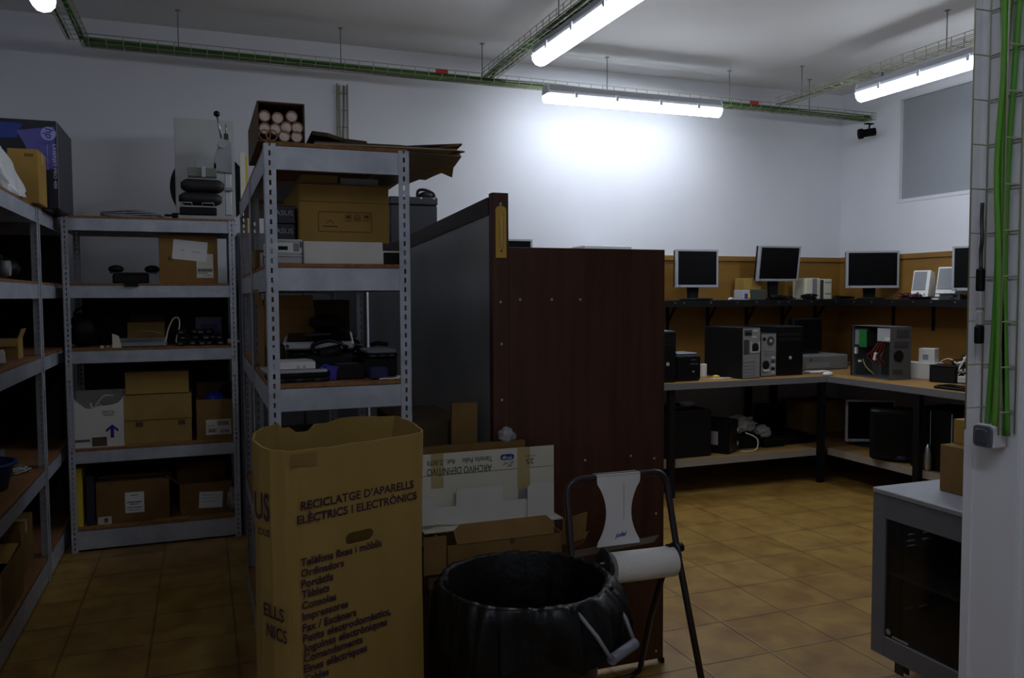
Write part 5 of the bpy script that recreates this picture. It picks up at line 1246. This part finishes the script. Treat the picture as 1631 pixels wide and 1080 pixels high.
for ch in o.children:
    if ch.name.split('.')[0] in ('bezel', 'screen', 'rear_shell', 'power_button'):
        ch.matrix_basis = Matrix.Translation((0, 0, .25)) @ Matrix.Rotation(.13, 4, 'X') @ Matrix.Translation((0, 0, -.25))
mon_far('grey framed monitor on the far shelf, only its top corner showing over the mahogany panel', 782, 380, 847, 442)
s = spanY(920, 478, 995, 392, YF - .2)
t = thing('desktop_case', 'pale flat case on the far shelf, only its top edge showing over the mahogany panel', 'computer', ((s[0] + s[1]) / 2, YF - .2, ZS)); w_ = (s[1] - s[0]) / 2
part(t, 'case', MB().box(-w_, w_, -.12, .12, 0, s[3] - ZS), LGREY, .006); part(t, 'front_panel', MB().box(-w_ + .01, w_ - .01, -.123, -.12, .02, s[3] - ZS - .03), GREY)
MXR = XR - .25
def mon_right(label, xa, ya, xb, yb_, rz, wd=None):
    a = onX(xa, (ya + yb_) / 2, MXR); b = onX(xb, (ya + yb_) / 2, MXR)
    p = onX((xa + xb) / 2, yb_, MXR); tp = onX((xa + xb) / 2, ya, MXR)
    return monitor(label, MXR, p.y, ZS + .0005, wd, tp.z - p.z, p.z - ZS, rz)
# face the viewer obliquely, not square to the wall
mon_right('silver wide monitor on the right shelf near the corner', 1351, 400, 1426, 459, -.42, .445)
mon_right('silver monitor on the right shelf cut off by the near white wall', 1528, 391, 1600, 463, -1.0, .40)

# ---- loudspeakers, adapters and cables on the wall shelves
def speaker(label, x, y, z, w, d, h, rz, m=WHITEP, lean=.0, foot=True):
    t = thing('desk_speaker', label, 'loudspeaker', (x, y, z), rz, 'small white loudspeakers on the right shelf')
    M = Matrix.Rotation(lean, 4, 'X')
    zb = .02 if foot else 0
    part(t, 'cabinet', MB().prism([(-d / 2, zb), (d / 2, zb), (d / 2 - .01, h * .92), (-d / 2 + .06, h)], w, yz(-w / 2)), m, .006, seg=2)
    part(t, 'grille', MB().prism([(-d / 2 - .004 + .06 * .26, zb + h * .24), (-d / 2 + .06 * .98 - .004, h * .95), (-d / 2 + .06 * .98, h * .95), (-d / 2 + .06 * .26, zb + h * .24)], w * .72, yz(-w * .42)), GREY)
    for u in (-.25, .05, .3): part(t, 'control_knob', MB().cyl((u * w, -d / 2 - .004, zb + h * .1), (u * w, -d / 2 + .01, zb + h * .1), .006, 10), LGREY)
    if foot: part(t, 'base', MB().cyl((0, 0, 0), (0, 0, .02), w * .42, 20), BLACK)
    return t
q = onX(1470, 470, XR - .22); speaker('white loudspeaker with grey grille on the right shelf, left of the pair', XR - .22, q.y, ZS, .135, .16, .235, -1.2)
q = onX(1512, 470, XR - .22); speaker('white loudspeaker with grey grille on the right shelf, right of the pair', XR - .22, q.y, ZS, .15, .17, .255, -1.25)
s = spanY(1284, 476, 1307, 443, YF - .28)
for i, lab in enumerate(('white slim drive box with a grey stripe, left of two on the far shelf', 'white slim drive box with a slotted front, right of two on the far shelf')):
    s = spanY(*((1284, 476, 1306, 443) if i == 0 else (1307, 476, 1325, 444.5)), YF - .28)
    t = thing('drive_box', lab, 'device', ((s[0] + s[1]) / 2, YF - .2, ZS), 0, 'white drive boxes'); w_ = (s[1] - s[0]) / 2; h_ = s[3] - ZS
    part(t, 'case', MB().box(-w_, w_, -.08, .1, 0, h_), CREAM, .006)
    if i == 0: part(t, 'grey_stripe', MB().box(-w_ * .1, w_ * .55, -.082, -.08, .002, h_ - .004), GREY)
    else:
        part(t, 'dark_edge', MB().box(-w_ - .001, -w_ * .5, -.082, -.08, .004, h_ - .006), DGREY)
        for v in (.25, .8): part(t, 'slot', MB().box(-w_ * .2, w_ * .8, -.0815, -.08, h_ * v, h_ * v + .012), GREY)
s = spanY(1181, 476, 1218, 461, YF - .33)
t = thing('power_supply', 'small open power supply unit on the far shelf under the leaning monitor', 'device', ((s[0] + s[1]) / 2, YF - .28, ZS)); w_ = (s[1] - s[0]) / 2; h_ = s[3] - ZS
part(t, 'case', MB().box(-w_ * .4, w_, -.07, .07, 0, h_), mat('dark greenish metal', (72, 78, 72), .5, metal=.3), .003)
part(t, 'connector_end', MB().box(-w_, -w_ * .4, -.072, .06, 0, h_ * .95), LGREY, .003)
for u, m in ((-.75, PURPLE), (-.55, YELLOW)): part(t, 'plug', MB().box(u * w_ - .012, u * w_ + .012, -.082, -.072, h_ * .2, h_ * .6), m)
s = spanY(1186, 474, 1214, 443, YF - .2)
t = carton('small yellowish carton behind the power supply on the far shelf', s[0], s[1], YF - .19, YF - .06, ZS, s[3], mat('ochre cardboard', (172, 137, 72), .85, spec=.2, var=(158, 124, 63), scale=5), tape=None)
def shelf_tangle(label, px, w, h, m, seed, far=True, n=6, r=.006):
    q = onY(px, 470, YF - .3) if far else onX(px, 470, XR - .3)
    return tangle('cable_heap', label, 'cables', (q.x, q.y, ZS + .001), w if far else .08, .07 if far else w, h, n, r, m, seed)
shelf_tangle('black cables lying on the far shelf under the first silver monitor', 1110, .17, .012, BLACK, 51, n=5, r=.005)
shelf_tangle('black cable heap on the far shelf right of the leaning monitor', 1246, .13, .035, BLACK, 52)
shelf_tangle('black adapter cables in front of the two white drive boxes', 1288, .09, .05, BLACK, 53)
shelf_tangle('black cables on the shelf corner left of the wide monitor', 1343, .12, .03, BLACK, 54, n=4, r=.004)
shelf_tangle('dark red cable heap on the right shelf in front of the left loudspeaker', 1450, .11, .05, WINE, 55, far=False, n=8)
shelf_tangle('thin black cables under the right loudspeaker on the right shelf', 1530, .09, .03, BLACK, 56, far=False, n=4)
q = onX(1496, 475, XR - .33); solo('small_part', 'small white part at the edge of the right shelf by the loudspeakers', 'part', MB().cbox((XR - .36, q.y, ZS + .006), (.03, .05, .012)), WHITEP, (XR - .36, q.y, ZS))
q = onX(1505, 470, XR - .3); solo('flat_tray', 'grey flat plate lying on the right shelf under the right loudspeaker', 'plate', MB().cbox((XR - .35, q.y - .1, ZS + .045), (.04, .26, .006)).cbox((XR - .35, q.y - .1, ZS + .021), (.03, .18, .042)), DGREY, (XR - .35, q.y - .1, ZS))
q = onY(1160, 474, YF - .36); solo('white_plug', 'white plug lying at the edge of the far shelf', 'plug', MB().cyl((q.x, YF - .37, ZS + .012), (q.x + .04, YF - .36, ZS + .012), .011, 10).cyl((q.x + .04, YF - .36, ZS + .012), (q.x + .07, YF - .355, ZS + .01), .004, 8), WHITEP, (q.x, YF - .37, ZS))

# ---- on the far bench
BZ = DZ + .0015
def tower_front(label, px0, py0, px1, y, d, m=BLACKG, rz=0., extra=True):
    s = spanY(px0, 604, px1, py0, y); t = thing('computer_tower', label, 'computer', ((s[0] + s[1]) / 2, y + d / 2, BZ), rz, 'computer towers'); w_ = (s[1] - s[0]) / 2; h_ = s[3] - BZ
    part(t, 'case', MB().box(-w_, w_, -d / 2 + .02, d / 2, 0, h_), BLACKM, .003)
    part(t, 'front_panel', MB().box(-w_, w_, -d / 2, -d / 2 + .0195, 0, h_ - .002), m, .006)
    part(t, 'drive_bay', MB().box(-w_ * .85, w_ * .85, -d / 2 - .0015, -d / 2, h_ * .8, h_ * .87).box(-w_ * .85, w_ * .85, -d / 2 - .0015, -d / 2, h_ * .7, h_ * .77), BLACK)
    part(t, 'power_button', MB().cyl((0, -d / 2 - .004, h_ * .36), (0, -d / 2, h_ * .36), .014, 16), SILVER)
    return t
t = tower_front('slim black computer on the bench end next to the mahogany panel', 1050, 528, 1077, DY + .07, .4)
part(t, 'top_plate', MB().box(-.06, .06, -.18, .18, .375, .382), GREY)
s = spanY(1077, 606, 1117, 566, DY + .1)
t = thing('backup_battery', 'small rounded black battery unit on the bench beside the slim computer', 'device', ((s[0] + s[1]) / 2, DY + .2, BZ)); w_ = (s[1] - s[0]) / 2; h_ = s[3] - BZ
part(t, 'case', MB().box(-w_, w_, -.1, .16, 0, h_), BLACKG, .02, seg=3)
part(t, 'top_cover', MB().box(-w_ * .8, w_ * .8, -.08, .12, h_, h_ + .012), GREY, .005)
part(t, 'button', MB().cyl((w_ * .35, -.104, h_ * .36), (w_ * .35, -.1, h_ * .36), .007, 12), LGREY)
part(t, 'indicator_strip', MB().box(w_ * .1, w_ * .75, -.1015, -.1, h_ * .62, h_ * .68).box(w_ * .15, w_ * .6, -.1015, -.1, h_ * .78, h_ * .83), DGREY)
s = spanY(1118, 601, 1126, 580, DY + .3)
solo('white_adapter', 'small white upright adapter between the battery unit and a tall tower', 'adapter', MB().box(s[0], s[1], DY + .3, DY + .34, BZ, s[3]), WHITEP, (s[0], DY + .32, BZ), bevel=.003)
def tower_rear(label, c0, c1, ztop, d, tall):
    """c0, c1: floor points of the rear panel's left and right lower corners; the case runs back from it"""
    ux_ = (c1 - c0); w = ux_.length; rz = math.atan2(ux_.y, ux_.x); h = ztop - BZ
    t = thing('computer_tower', label, 'computer', ((c0.x + c1.x) / 2, (c0.y + c1.y) / 2, BZ), rz, 'computer towers')
    part(t, 'case', MB().box(-w / 2 - .004, w / 2 + .004, .003, d, 0, h), BLACKM, .003)
    part(t, 'rear_panel', MB().box(-w / 2, w / 2, 0, .003, .006, h - .006), mat('zinc rear panel', (150, 152, 150), .45, metal=.4), .0)
    def pb(n, u0, u1, v0, v1, m, dy=.003): part(t, n, MB().box((u0 - .5) * w, (u1 - .5) * w, -dy, 0, v0 * h, v1 * h), m)
    if tall:
        pb('power_supply', .08, .5, .84, .95, DGREY); pb('power_socket', .55, .85, .91, .96, LGREY); pb('socket_block', .12, .45, .86, .9, BLACK, .005)
        pb('port_block', .5, .78, .79, .83, LGREY); pb('port_plate', .04, .34, .48, .76, DGREY)
        part(t, 'fan', MB().cyl((.2 * w, -.004, .6 * h), (.2 * w, 0, .6 * h), .036, 22), BLACK)
        pb('fan_frame', .42, .98, .5, .53, LGREY, .005); pb('fan_frame', .42, .5, .5, .72, LGREY, .005); pb('fan_frame', .9, .98, .5, .72, LGREY, .005)
        for k_ in range(5): pb('slot_cover', .04, .62, .06 + .065 * k_, .06 + .065 * k_ + .045, GREY)
        pb('slot_frame', .66, .72, .04, .4, GREY)
    else:
        pb('power_socket', .1, .28, .83, .9, BLACK)
        part(t, 'fan', MB().cyl((.12 * w, -.004, .82 * h), (.12 * w, 0, .82 * h), .036, 22), DGREY)
        part(t, 'fan_hub', MB().cyl((.12 * w, -.006, .82 * h), (.12 * w, -.004, .82 * h), .014, 16), LGREY)
        for k_ in range(4): pb('slot_cover', .25, .95, .46 + .04 * k_, .46 + .04 * k_ + .02, GREY)
        part(t, 'fan', MB().cyl((-.18 * w, -.004, .27 * h), (-.18 * w, 0, .27 * h), .034, 22), BLACK)
        for k_, m in enumerate((LGREY, BLACK, LGREY, DGREY, LGREY)): pb('port', .68, .92, .06 + .085 * k_, .06 + .085 * k_ + .06, m)
        pb('cable_plug', .1, .5, .13, .16, PAPER, .01)
    return t
c0, c1 = onZ(1183, 604, BZ), onZ(1210, 602, BZ); hz = onP(1183, 522, c0, Vector((0, 1, 0))).z
tower_rear('tall black tower turned so its grey rear panel shows, on the far bench', c0, c1, hz, .42, True)
c0, c1 = onZ(1212, 600.5, BZ), onZ(1235.5, 599, BZ); hz = onP(1212, 531, c0, Vector((0, 1, 0))).z
tower_rear('shorter tower with fan and ports on its rear, right of the tall one', c0, c1, hz, .36, False)
t = tower_front('black tower with its front towards the viewer, left of the silver desktop case', 1238, 520, 1279, DY + .16, .42)
s = spanY(1278, 588, 1352, 567, DY + .42)
t = thing('desktop_case', 'flat silver desktop case lying in the bench corner', 'computer', ((s[0] + s[1]) / 2, DY + .6, BZ)); w_ = (s[1] - s[0]) / 2; h_ = s[3] - BZ
part(t, 'case', MB().box(-w_, w_, -.17, .17, 0, h_), mat('dull silver case', (118, 120, 120), .5, metal=.2), .012, seg=2)
part(t, 'front_mark', MB().cyl((-w_ * .6, -.172, h_ * .7), (-w_ * .6, -.17, h_ * .7), .01, 14), DGREY); part(t, 'front_panel', MB().box(-w_ * .8, w_ * .2, -.172, -.17, h_ * .15, h_ * .5), GREY)
s = spanY(1281, 566, 1328, 508, DY + .5)
t = thing('computer_monitor', 'black monitor standing on the flat silver desktop case', 'monitor', ((s[0] + s[1]) / 2, DY + .66, BZ + h_ + .0005)); w_ = (s[1] - s[0]) / 2; hh = s[3] - BZ - h_
part(t, 'bezel', MB().box(-w_, w_, -.02, .05, .012, hh), BLACK, .006); part(t, 'screen', MB().box(-w_ + .02, w_ - .02, -.0215, -.02, .035, hh - .02), SCREEN); part(t, 'foot', MB().box(-w_ * .6, w_ * .6, -.06, .09, 0, .0125), BLACK, .004)
q = onZ(1300, 594, BZ); tangle('cable_heap', 'white cable with plugs lying in front of the silver desktop case', 'cables', (q.x, q.y, BZ), .13, .03, .015, 4, .005, WHITEP, 71)
q = onZ(1326, 598, BZ)
t = thing('computer_mouse', 'white mouse at the inner corner of the benches', 'mouse', (q.x - .02, q.y + .03, BZ), .4)
part(t, 'mouse_body', MB().ball((0, 0, .006), (.06, .036, .026), 3, lambda v: 1 if v.z > -.2 else .8), WHITEP); part(t, 'wheel', MB().cyl((.03, -.004, .029), (.03, .004, .029), .006, 10), GREY)
q = onZ(1158, 602, BZ); t = thing('paper_scrap', 'white and yellow paper scraps at the bench edge before the tall tower', 'paper', (q.x - .02, q.y, BZ), .1)
part(t, 'white_paper', MB().box(-.13, .12, -.025, .02, 0, .003), PAPER); part(t, 'yellow_note', MB().cbox((-.07, .02, .012), (.05, .03, .018), (.2, 0, .3)), YELLOW)

# ---- on the right bench
c0, c1 = onZ(1442, 602, BZ), onZ(1362, 594, BZ)   # open side's right and left lower corners
ux_ = Vector((c0.x - c1.x, c0.y - c1.y, 0)); w = ux_.length; rz = math.atan2(ux_.y, ux_.x)
cA, cB = onZ(1357, 598, BZ), onZ(1417, 606, BZ); ux_ = cB - cA; w = ux_.length; rz = math.atan2(ux_.y, ux_.x); h = onP(1403, 526, cB, Vector((0, 1, 0))).z - BZ
h = .40
t = thing('open_computer', 'open computer tower with visible boards and red cables on the right bench', 'computer', ((cA.x + cB.x) / 2, (cA.y + cB.y) / 2, BZ), rz)
D_ = .19; k = .004; ZM = mat('dull case metal', (98, 100, 100), .5, metal=.4); w = min(w, .46)
part(t, 'case', MB().box(-w / 2, w / 2, 0, D_, 0, k).box(-w / 2, w / 2, 0, D_, h - k, h).box(-w / 2, -w / 2 + k, 0, D_, k, h - k).box(-w / 2, w / 2, D_ - k, D_, k, h - k), ZM)
part(t, 'rear_panel', MB().box(w / 2 - k, w / 2, 0, D_, k, h - k), ZM)
part(t, 'fan', MB().cyl((w / 2, D_ * .4, h * .45), (w / 2 + .005, D_ * .4, h * .45), .044, 22), BLACK)
for a_, b_, c_, d_ in ((.15, .6, .12, .2), (.2, .85, .62, .72), (.3, .9, .8, .95)): part(t, 'port_block', MB().box(w / 2, w / 2 + .004, D_ * a_, D_ * b_, h * c_, h * d_), DGREY)
part(t, 'motherboard', MB().box(-w / 2 + .12, w / 2 - .02, D_ - .014, D_ - .01, .02, h * .66), mat('dark green board', (34, 52, 40), .5, var=(48, 50, 46), scale=40))
part(t, 'power_supply', MB().box(w / 2 - .15, w / 2 - .01, .012, D_ - .02, h * .72, h - .012), LGREY)
part(t, 'white_label', MB().box(w / 2 - .07, w / 2 - .015, .0105, .012, h * .74, h * .8), PAPER)
part(t, 'drive_cage', MB().box(-w / 2 + .006, -w / 2 + .14, .03, D_ - .02, h * .6, h - .02), DGREY)
part(t, 'green_card', MB().box(-w / 2 + .06, -w / 2 + .145, .012, .018, h * .58, h - .03), PCB)
part(t, 'drive', MB().box(-w / 2 + .01, -w / 2 + .055, .015, .1, h * .62, h - .035), GREY)
for i in range(4):
    part(t, 'red_cable', MB().tube(smoothpts([(.06 + .02 * i, .03, h * .72), (.0 + .03 * i, .01 + .01 * i, h * .5), (-.06 + .05 * i, .02, h * .42), (-.02 + .04 * i, .06, h * .26)], 5), .007, 6), mat('dark red wire', (104, 26, 28), .5))
part(t, 'yellow_cable', MB().tube(smoothpts([(-.12, .03, h * .34), (-.08, .02, h * .22), (-.04, .015, h * .16), (.01, .03, h * .06)], 5), .004, 6), mat('olive wire', (140, 130, 60), .5))
part(t, 'white_connector', MB().cbox((.03, .02, h * .42), (.02, .02, .06), (0, .3, 0)).cbox((-w / 2 + .02, .02, h * .5), (.015, .02, .05)).cbox((-.14, .02, h * .3), (.02, .02, .015)), PAPER)
part(t, 'front_frame', MB().box(-w / 2 - .02, -w / 2, -.002, D_, 0, h), BLACK, .004)
a, b = onZ(1449, 604, BZ), onZ(1485, 608, BZ)
q = onZ(1466, 603, BZ)
t = thing('white_box', 'long low white box on the right bench beside the open computer', 'box', (q.x + .02, q.y, BZ), -1.15)
hb = .125
part(t, 'body', MB().box(-.15, .13, -.06, .06, 0, hb), WHITECARD, .003); part(t, 'lid_edge', MB().box(-.06, -.055, -.061, -.06, .0, hb), LGREY); part(t, 'clasp', MB().box(.12, .135, -.062, .02, .04, .09), LGREY)
t2 = thing('charger_box', 'small white cube box standing on the long low white box', 'box', (q.x + .06, q.y - .02, BZ + hb + .0005), -1.15)
part(t2, 'body', MB().box(-.06, .055, -.045, .05, 0, .105), WHITECARD, .002); part(t2, 'printed_mark', MB().box(-.03, .01, -.0455, -.045, .02, .06), GREY)
q = onZ(1510, 610, BZ)
t = thing('black_case', 'black box case on the right bench between the white box and white cables', 'case', (q.x + .05, q.y + .06, BZ), -1.2); part(t, 'body', MB().box(-.09, .09, -.08, .08, 0, .115), BLACK, .006); part(t, 'lid', MB().box(-.092, .092, -.082, .082, .116, .126), BLACKG, .003)
q = onZ(1537, 611, BZ)
t = thing('wire_bundle', 'tangled white and black wires heaped at the right end of the bench', 'cables', (q.x + .0, q.y + .0, BZ)); R = random.Random(8)
for m, n_ in ((WHITEP, 5), (BLACK, 4)):
    mb = MB()
    for i in range(n_): mb.tube(smoothpts([(R.uniform(-.05, .05), R.uniform(-.08, .08), R.uniform(.02, .2)) for _ in range(6)], 4), .006, 6)
    part(t, 'white_wires' if m is WHITEP else 'black_wires', mb, m)
part(t, 'white_adapter', MB().cbox((0, -.02, .03), (.08, .11, .05), (0, 0, .3)), LGREY, .006)
part(t, 'upright_wire', MB().tube(smoothpts([(0, .05, .12), (.0, .14, .17), (.0, .25, .12), (0, .3, .09)], 5), .004, 6), CREAM)
q = onZ(1520, 622, BZ)
t = thing('keyboard', 'black keyboard lying along the front edge of the right bench', 'keyboard', (q.x + .07, q.y - .06, BZ), PI / 2 + .06)
part(t, 'housing', MB().box(-.22, .22, -.07, .07, 0, .018), BLACK, .004)
mb = MB()
for i in range(15):
    for j in range(5): mb.box(-.21 + i * .028, -.188 + i * .028, -.062 + j * .025, -.042 + j * .025, .0181, .024)
part(t, 'keys', mb, BLACKG)

# ---- on the lower shelves
LS = LZ0 + .0015
s = spanY(1060, 737, 1132, 650, DY + .12)
t = thing('computer_tower', 'bulky black tower on the lower shelf of the far bench, leftmost', 'computer', ((s[0] + s[1]) / 2, DY + .33, LS), 0, 'computer towers'); w_ = (s[1] - s[0]) / 2; h_ = s[3] - LS - .03
part(t, 'case', MB().box(-w_, w_, -.22, .22, 0, h_), BLACK, .008); part(t, 'top_handle', MB().box(-w_ * .4, w_ * .2, -.1, .1, h_, h_ + .018), DGREY, .004); part(t, 'power_button', MB().cyl((-w_ + .03, -.224, h_ * .18), (-w_ + .03, -.22, h_ * .18), .01, 12).cyl((-w_ + .03, -.224, h_ * .36), (-w_ + .03, -.22, h_ * .36), .006, 12), LGREY)
crumple('plastic_bag', 'small pale plastic scrap lying on top of the bulky black tower', 'bag', ((s[0] + s[1]) / 2 + w_ * .5, DY + .3, LS + h_), (.06, .05, .022), BAGC, 8)
s = spanY(1132, 734, 1170, 667, DY + .1)
t = thing('computer_tower', 'black tower with a white sticker on its side on the lower far shelf', 'computer', ((s[0] + s[1]) / 2 + .02, DY + .32, LS), .55, 'computer towers'); h_ = s[3] - LS - .03
part(t, 'case', MB().box(-.09, .09, -.2, .2, 0, h_), BLACK, .005); part(t, 'front_panel', MB().box(-.088, .088, -.212, -.2, .004, h_ - .004), BLACKG, .004)
part(t, 'white_sticker', MB().box(-.0912, -.09, -.12, .0, h_ * .25, h_ * .66), LGREY); part(t, 'latch', MB().box(.06, .08, -.216, -.212, h_ * .62, h_ * .72).box(.06, .08, -.216, -.212, h_ * .2, h_ * .32), LGREY)
s = spanY(1165, 732, 1214, 700, DY + .25)
solo('black_box', 'low black box under a clear bag on the lower far shelf', 'box', MB().box(s[0] + .03, s[1] - .01, DY + .25, DY + .5, LS, s[3] + .02), BLACK, ((s[0] + s[1]) / 2, DY + .37, LS), bevel=.006)
crumple('plastic_bag', 'clear crumpled bag on the low black box under the far bench', 'bag', ((s[0] + s[1]) / 2 - .02, DY + .33, s[3] + .021), (.13, .09, .065), BAGC, 14, .4)
crumple('plastic_bag', 'smaller greyish bag right of the clear crumpled bag under the far bench', 'bag', (s[1] + .03, DY + .3, s[3] - .02), (.07, .06, .05), BAGC, 16, .3)
solo('black_box', 'black flat box under the greyish bag on the lower far shelf', 'box', MB().box(s[1] + .0, s[1] + .2, DY + .22, DY + .42, LS, s[3] - .021), BLACK, (s[1] + .1, DY + .32, LS), bevel=.005)
q = onY(1196, 715, DY + .2); solo('loose_cable', 'thin white cord curling down on the lower far shelf', 'cable', MB().tube(smoothpts([(q.x - .04, DY + .22, s[3] + .05), (q.x + .0, DY + .17, s[3] + .03), (q.x + .02, DY + .14, LS + .08), (q.x - .01, DY + .13, LS + .01), (q.x - .14, DY + .14, LS + .005)], 5), .005, 6), CREAM, (q.x, DY + .15, LS))
s = spanY(1211, 716, 1262, 645, DY + .4)
t = thing('laptop', 'black laptop standing half open on the lower far shelf', 'laptop', ((s[0] + s[1]) / 2, DY + .48, LS + .08)); w_ = (s[1] - s[0]) / 2; hh = s[3] - LS - .08
part(t, 'screen_lid', MB().box(-w_, w_, 0, .02, .02, hh), BLACK, .006); part(t, 'screen', MB().box(-w_ + .02, w_ - .02, -.0015, 0, .045, hh - .02), SCREEN); part(t, 'base', MB().box(-w_, w_, -.19, .02, 0, .022), BLACKG, .005)
solo('black_box', 'black box carrying the half open laptop under the far bench', 'box', MB().box((s[0] + s[1]) / 2 - .24, (s[0] + s[1]) / 2 + .24, DY + .27, DY + .6, LS, LS + .079), BLACK, ((s[0] + s[1]) / 2, DY + .43, LS), bevel=.005)
s = spanY(1265, 705, 1318, 628, YF - .3)
carton('dim pale carton under the inner corner of the benches', s[0], s[1] + .1, YF - .42, YF - .12, LS, s[3] - .06, KRAFT3, tape=None)
tangle('cable_heap', 'black cable lying under the inner corner of the benches', 'cables', (4.75, DY + .35, LS), .1, .08, .04, 4, .007, BLACK, 81)
# right bench lower shelf
a = onX(1366, 690, DX + .42)
t = monitor('silver framed old monitor standing on the lower shelf of the right bench', DX + .42, a.y - .13, LS, .38, .34, .035, -.5); 
q = onX(1424, 710, DX + .2)
t = thing('tube_monitor', 'big black tube monitor on the lower shelf of the right bench', 'monitor', (DX + .2, q.y - .0, LS), -.75)
part(t, 'cabinet', MB().box(-.17, .17, -.18, -.02, .02, .38), BLACK, .012); part(t, 'rear_shell', MB().prism([(-.15, .04), (.15, .04), (.15, .36), (-.15, .36)], .26, Matrix(((1, 0, 0, 0), (0, 0, 1, -.02), (0, 1, 0, 0), (0, 0, 0, 1)))), BLACKM, .02)
part(t, 'screen', MB().box(-.145, .145, -.183, -.18, .06, .35), SCREEN); part(t, 'foot', MB().cyl((0, 0, 0), (0, 0, .02), .12, 24), BLACK); part(t, 'label', MB().box(.1, .15, -.1825, -.18, .03, .05), LGREY)
q = onX(1428, 735, DX + .12); solo('blue_pouch', 'dark blue pouch in front of the tube monitor on the lower right shelf', 'pouch', MB().ball((DX + .14, q.y + .02, LS + .035), (.07, .1, .04), 3, lambda v: 1 + .1 * noise.noise(v * 3) if v.z > -.7 else .86), mat('dark blue fabric', (30, 32, 74), .7), (DX + .14, q.y + .02, LS))
for i, (px, lab) in enumerate(((1472, 'black tower with a bright edge strip under the right bench'), (1489, 'black tower with a grey edge strip, rightmost under the right bench'))):
    q = onX(px, 700, DX + .2); t = thing('computer_tower', lab, 'computer', (DX + .32, q.y - .03 - .08 * i, LS), PI / 2 * -1 + .1, 'computer towers')
    part(t, 'case', MB().box(-.085, .085, -.2, .2, 0, .42), BLACK, .004); part(t, 'front_panel', MB().box(-.083, .083, -.212, -.2, .003, .417), BLACKG, .004); part(t, 'edge_strip', MB().box(.076, .084, -.2145, -.212, .02, .41), LGREY if i == 0 else GREY)
for i, (px, h_, m, lab) in enumerate(((1478, .19, STEEL, 'shiny silver bottle-shaped flask on the lower shelf of the right bench'), (1467, .11, LGREY, 'small white pot left of the silver flask on the lower right shelf'))):
    q = onX(px, 712, DX + .075); solo('metal_flask' if i == 0 else 'white_pot', lab, 'flask' if i == 0 else 'pot', MB().lathe([(0, 0), (.022, 0), (.026, .02), (.028, h_ * .5), (.02, h_ * .8), (.01, h_ * .95), (0, h_)], c=(DX + .075, q.y, LS), n=24), m, (DX + .075, q.y, LS))
# ---------------------------------------------------------------- world and colour management
w = bpy.data.worlds.new('dim world'); sc.world = w; w.use_nodes = True
w.node_tree.nodes['Background'].inputs[0].default_value = (.8, .85, 1, 1); w.node_tree.nodes['Background'].inputs[1].default_value = .02
vs = sc.view_settings; vs.view_transform = 'Standard'; vs.look = 'None'; vs.gamma = 1; vs.use_curve_mapping = False; vs.exposure = EXPO
sc.cycles.use_denoising = True; sc.cycles.max_bounces = 8; sc.cycles.diffuse_bounces = 5; sc.cycles.glossy_bounces = 3; sc.cycles.sample_clamp_indirect = 4
for o in bpy.data.objects:
    if '_dims' in o: del o['_dims']
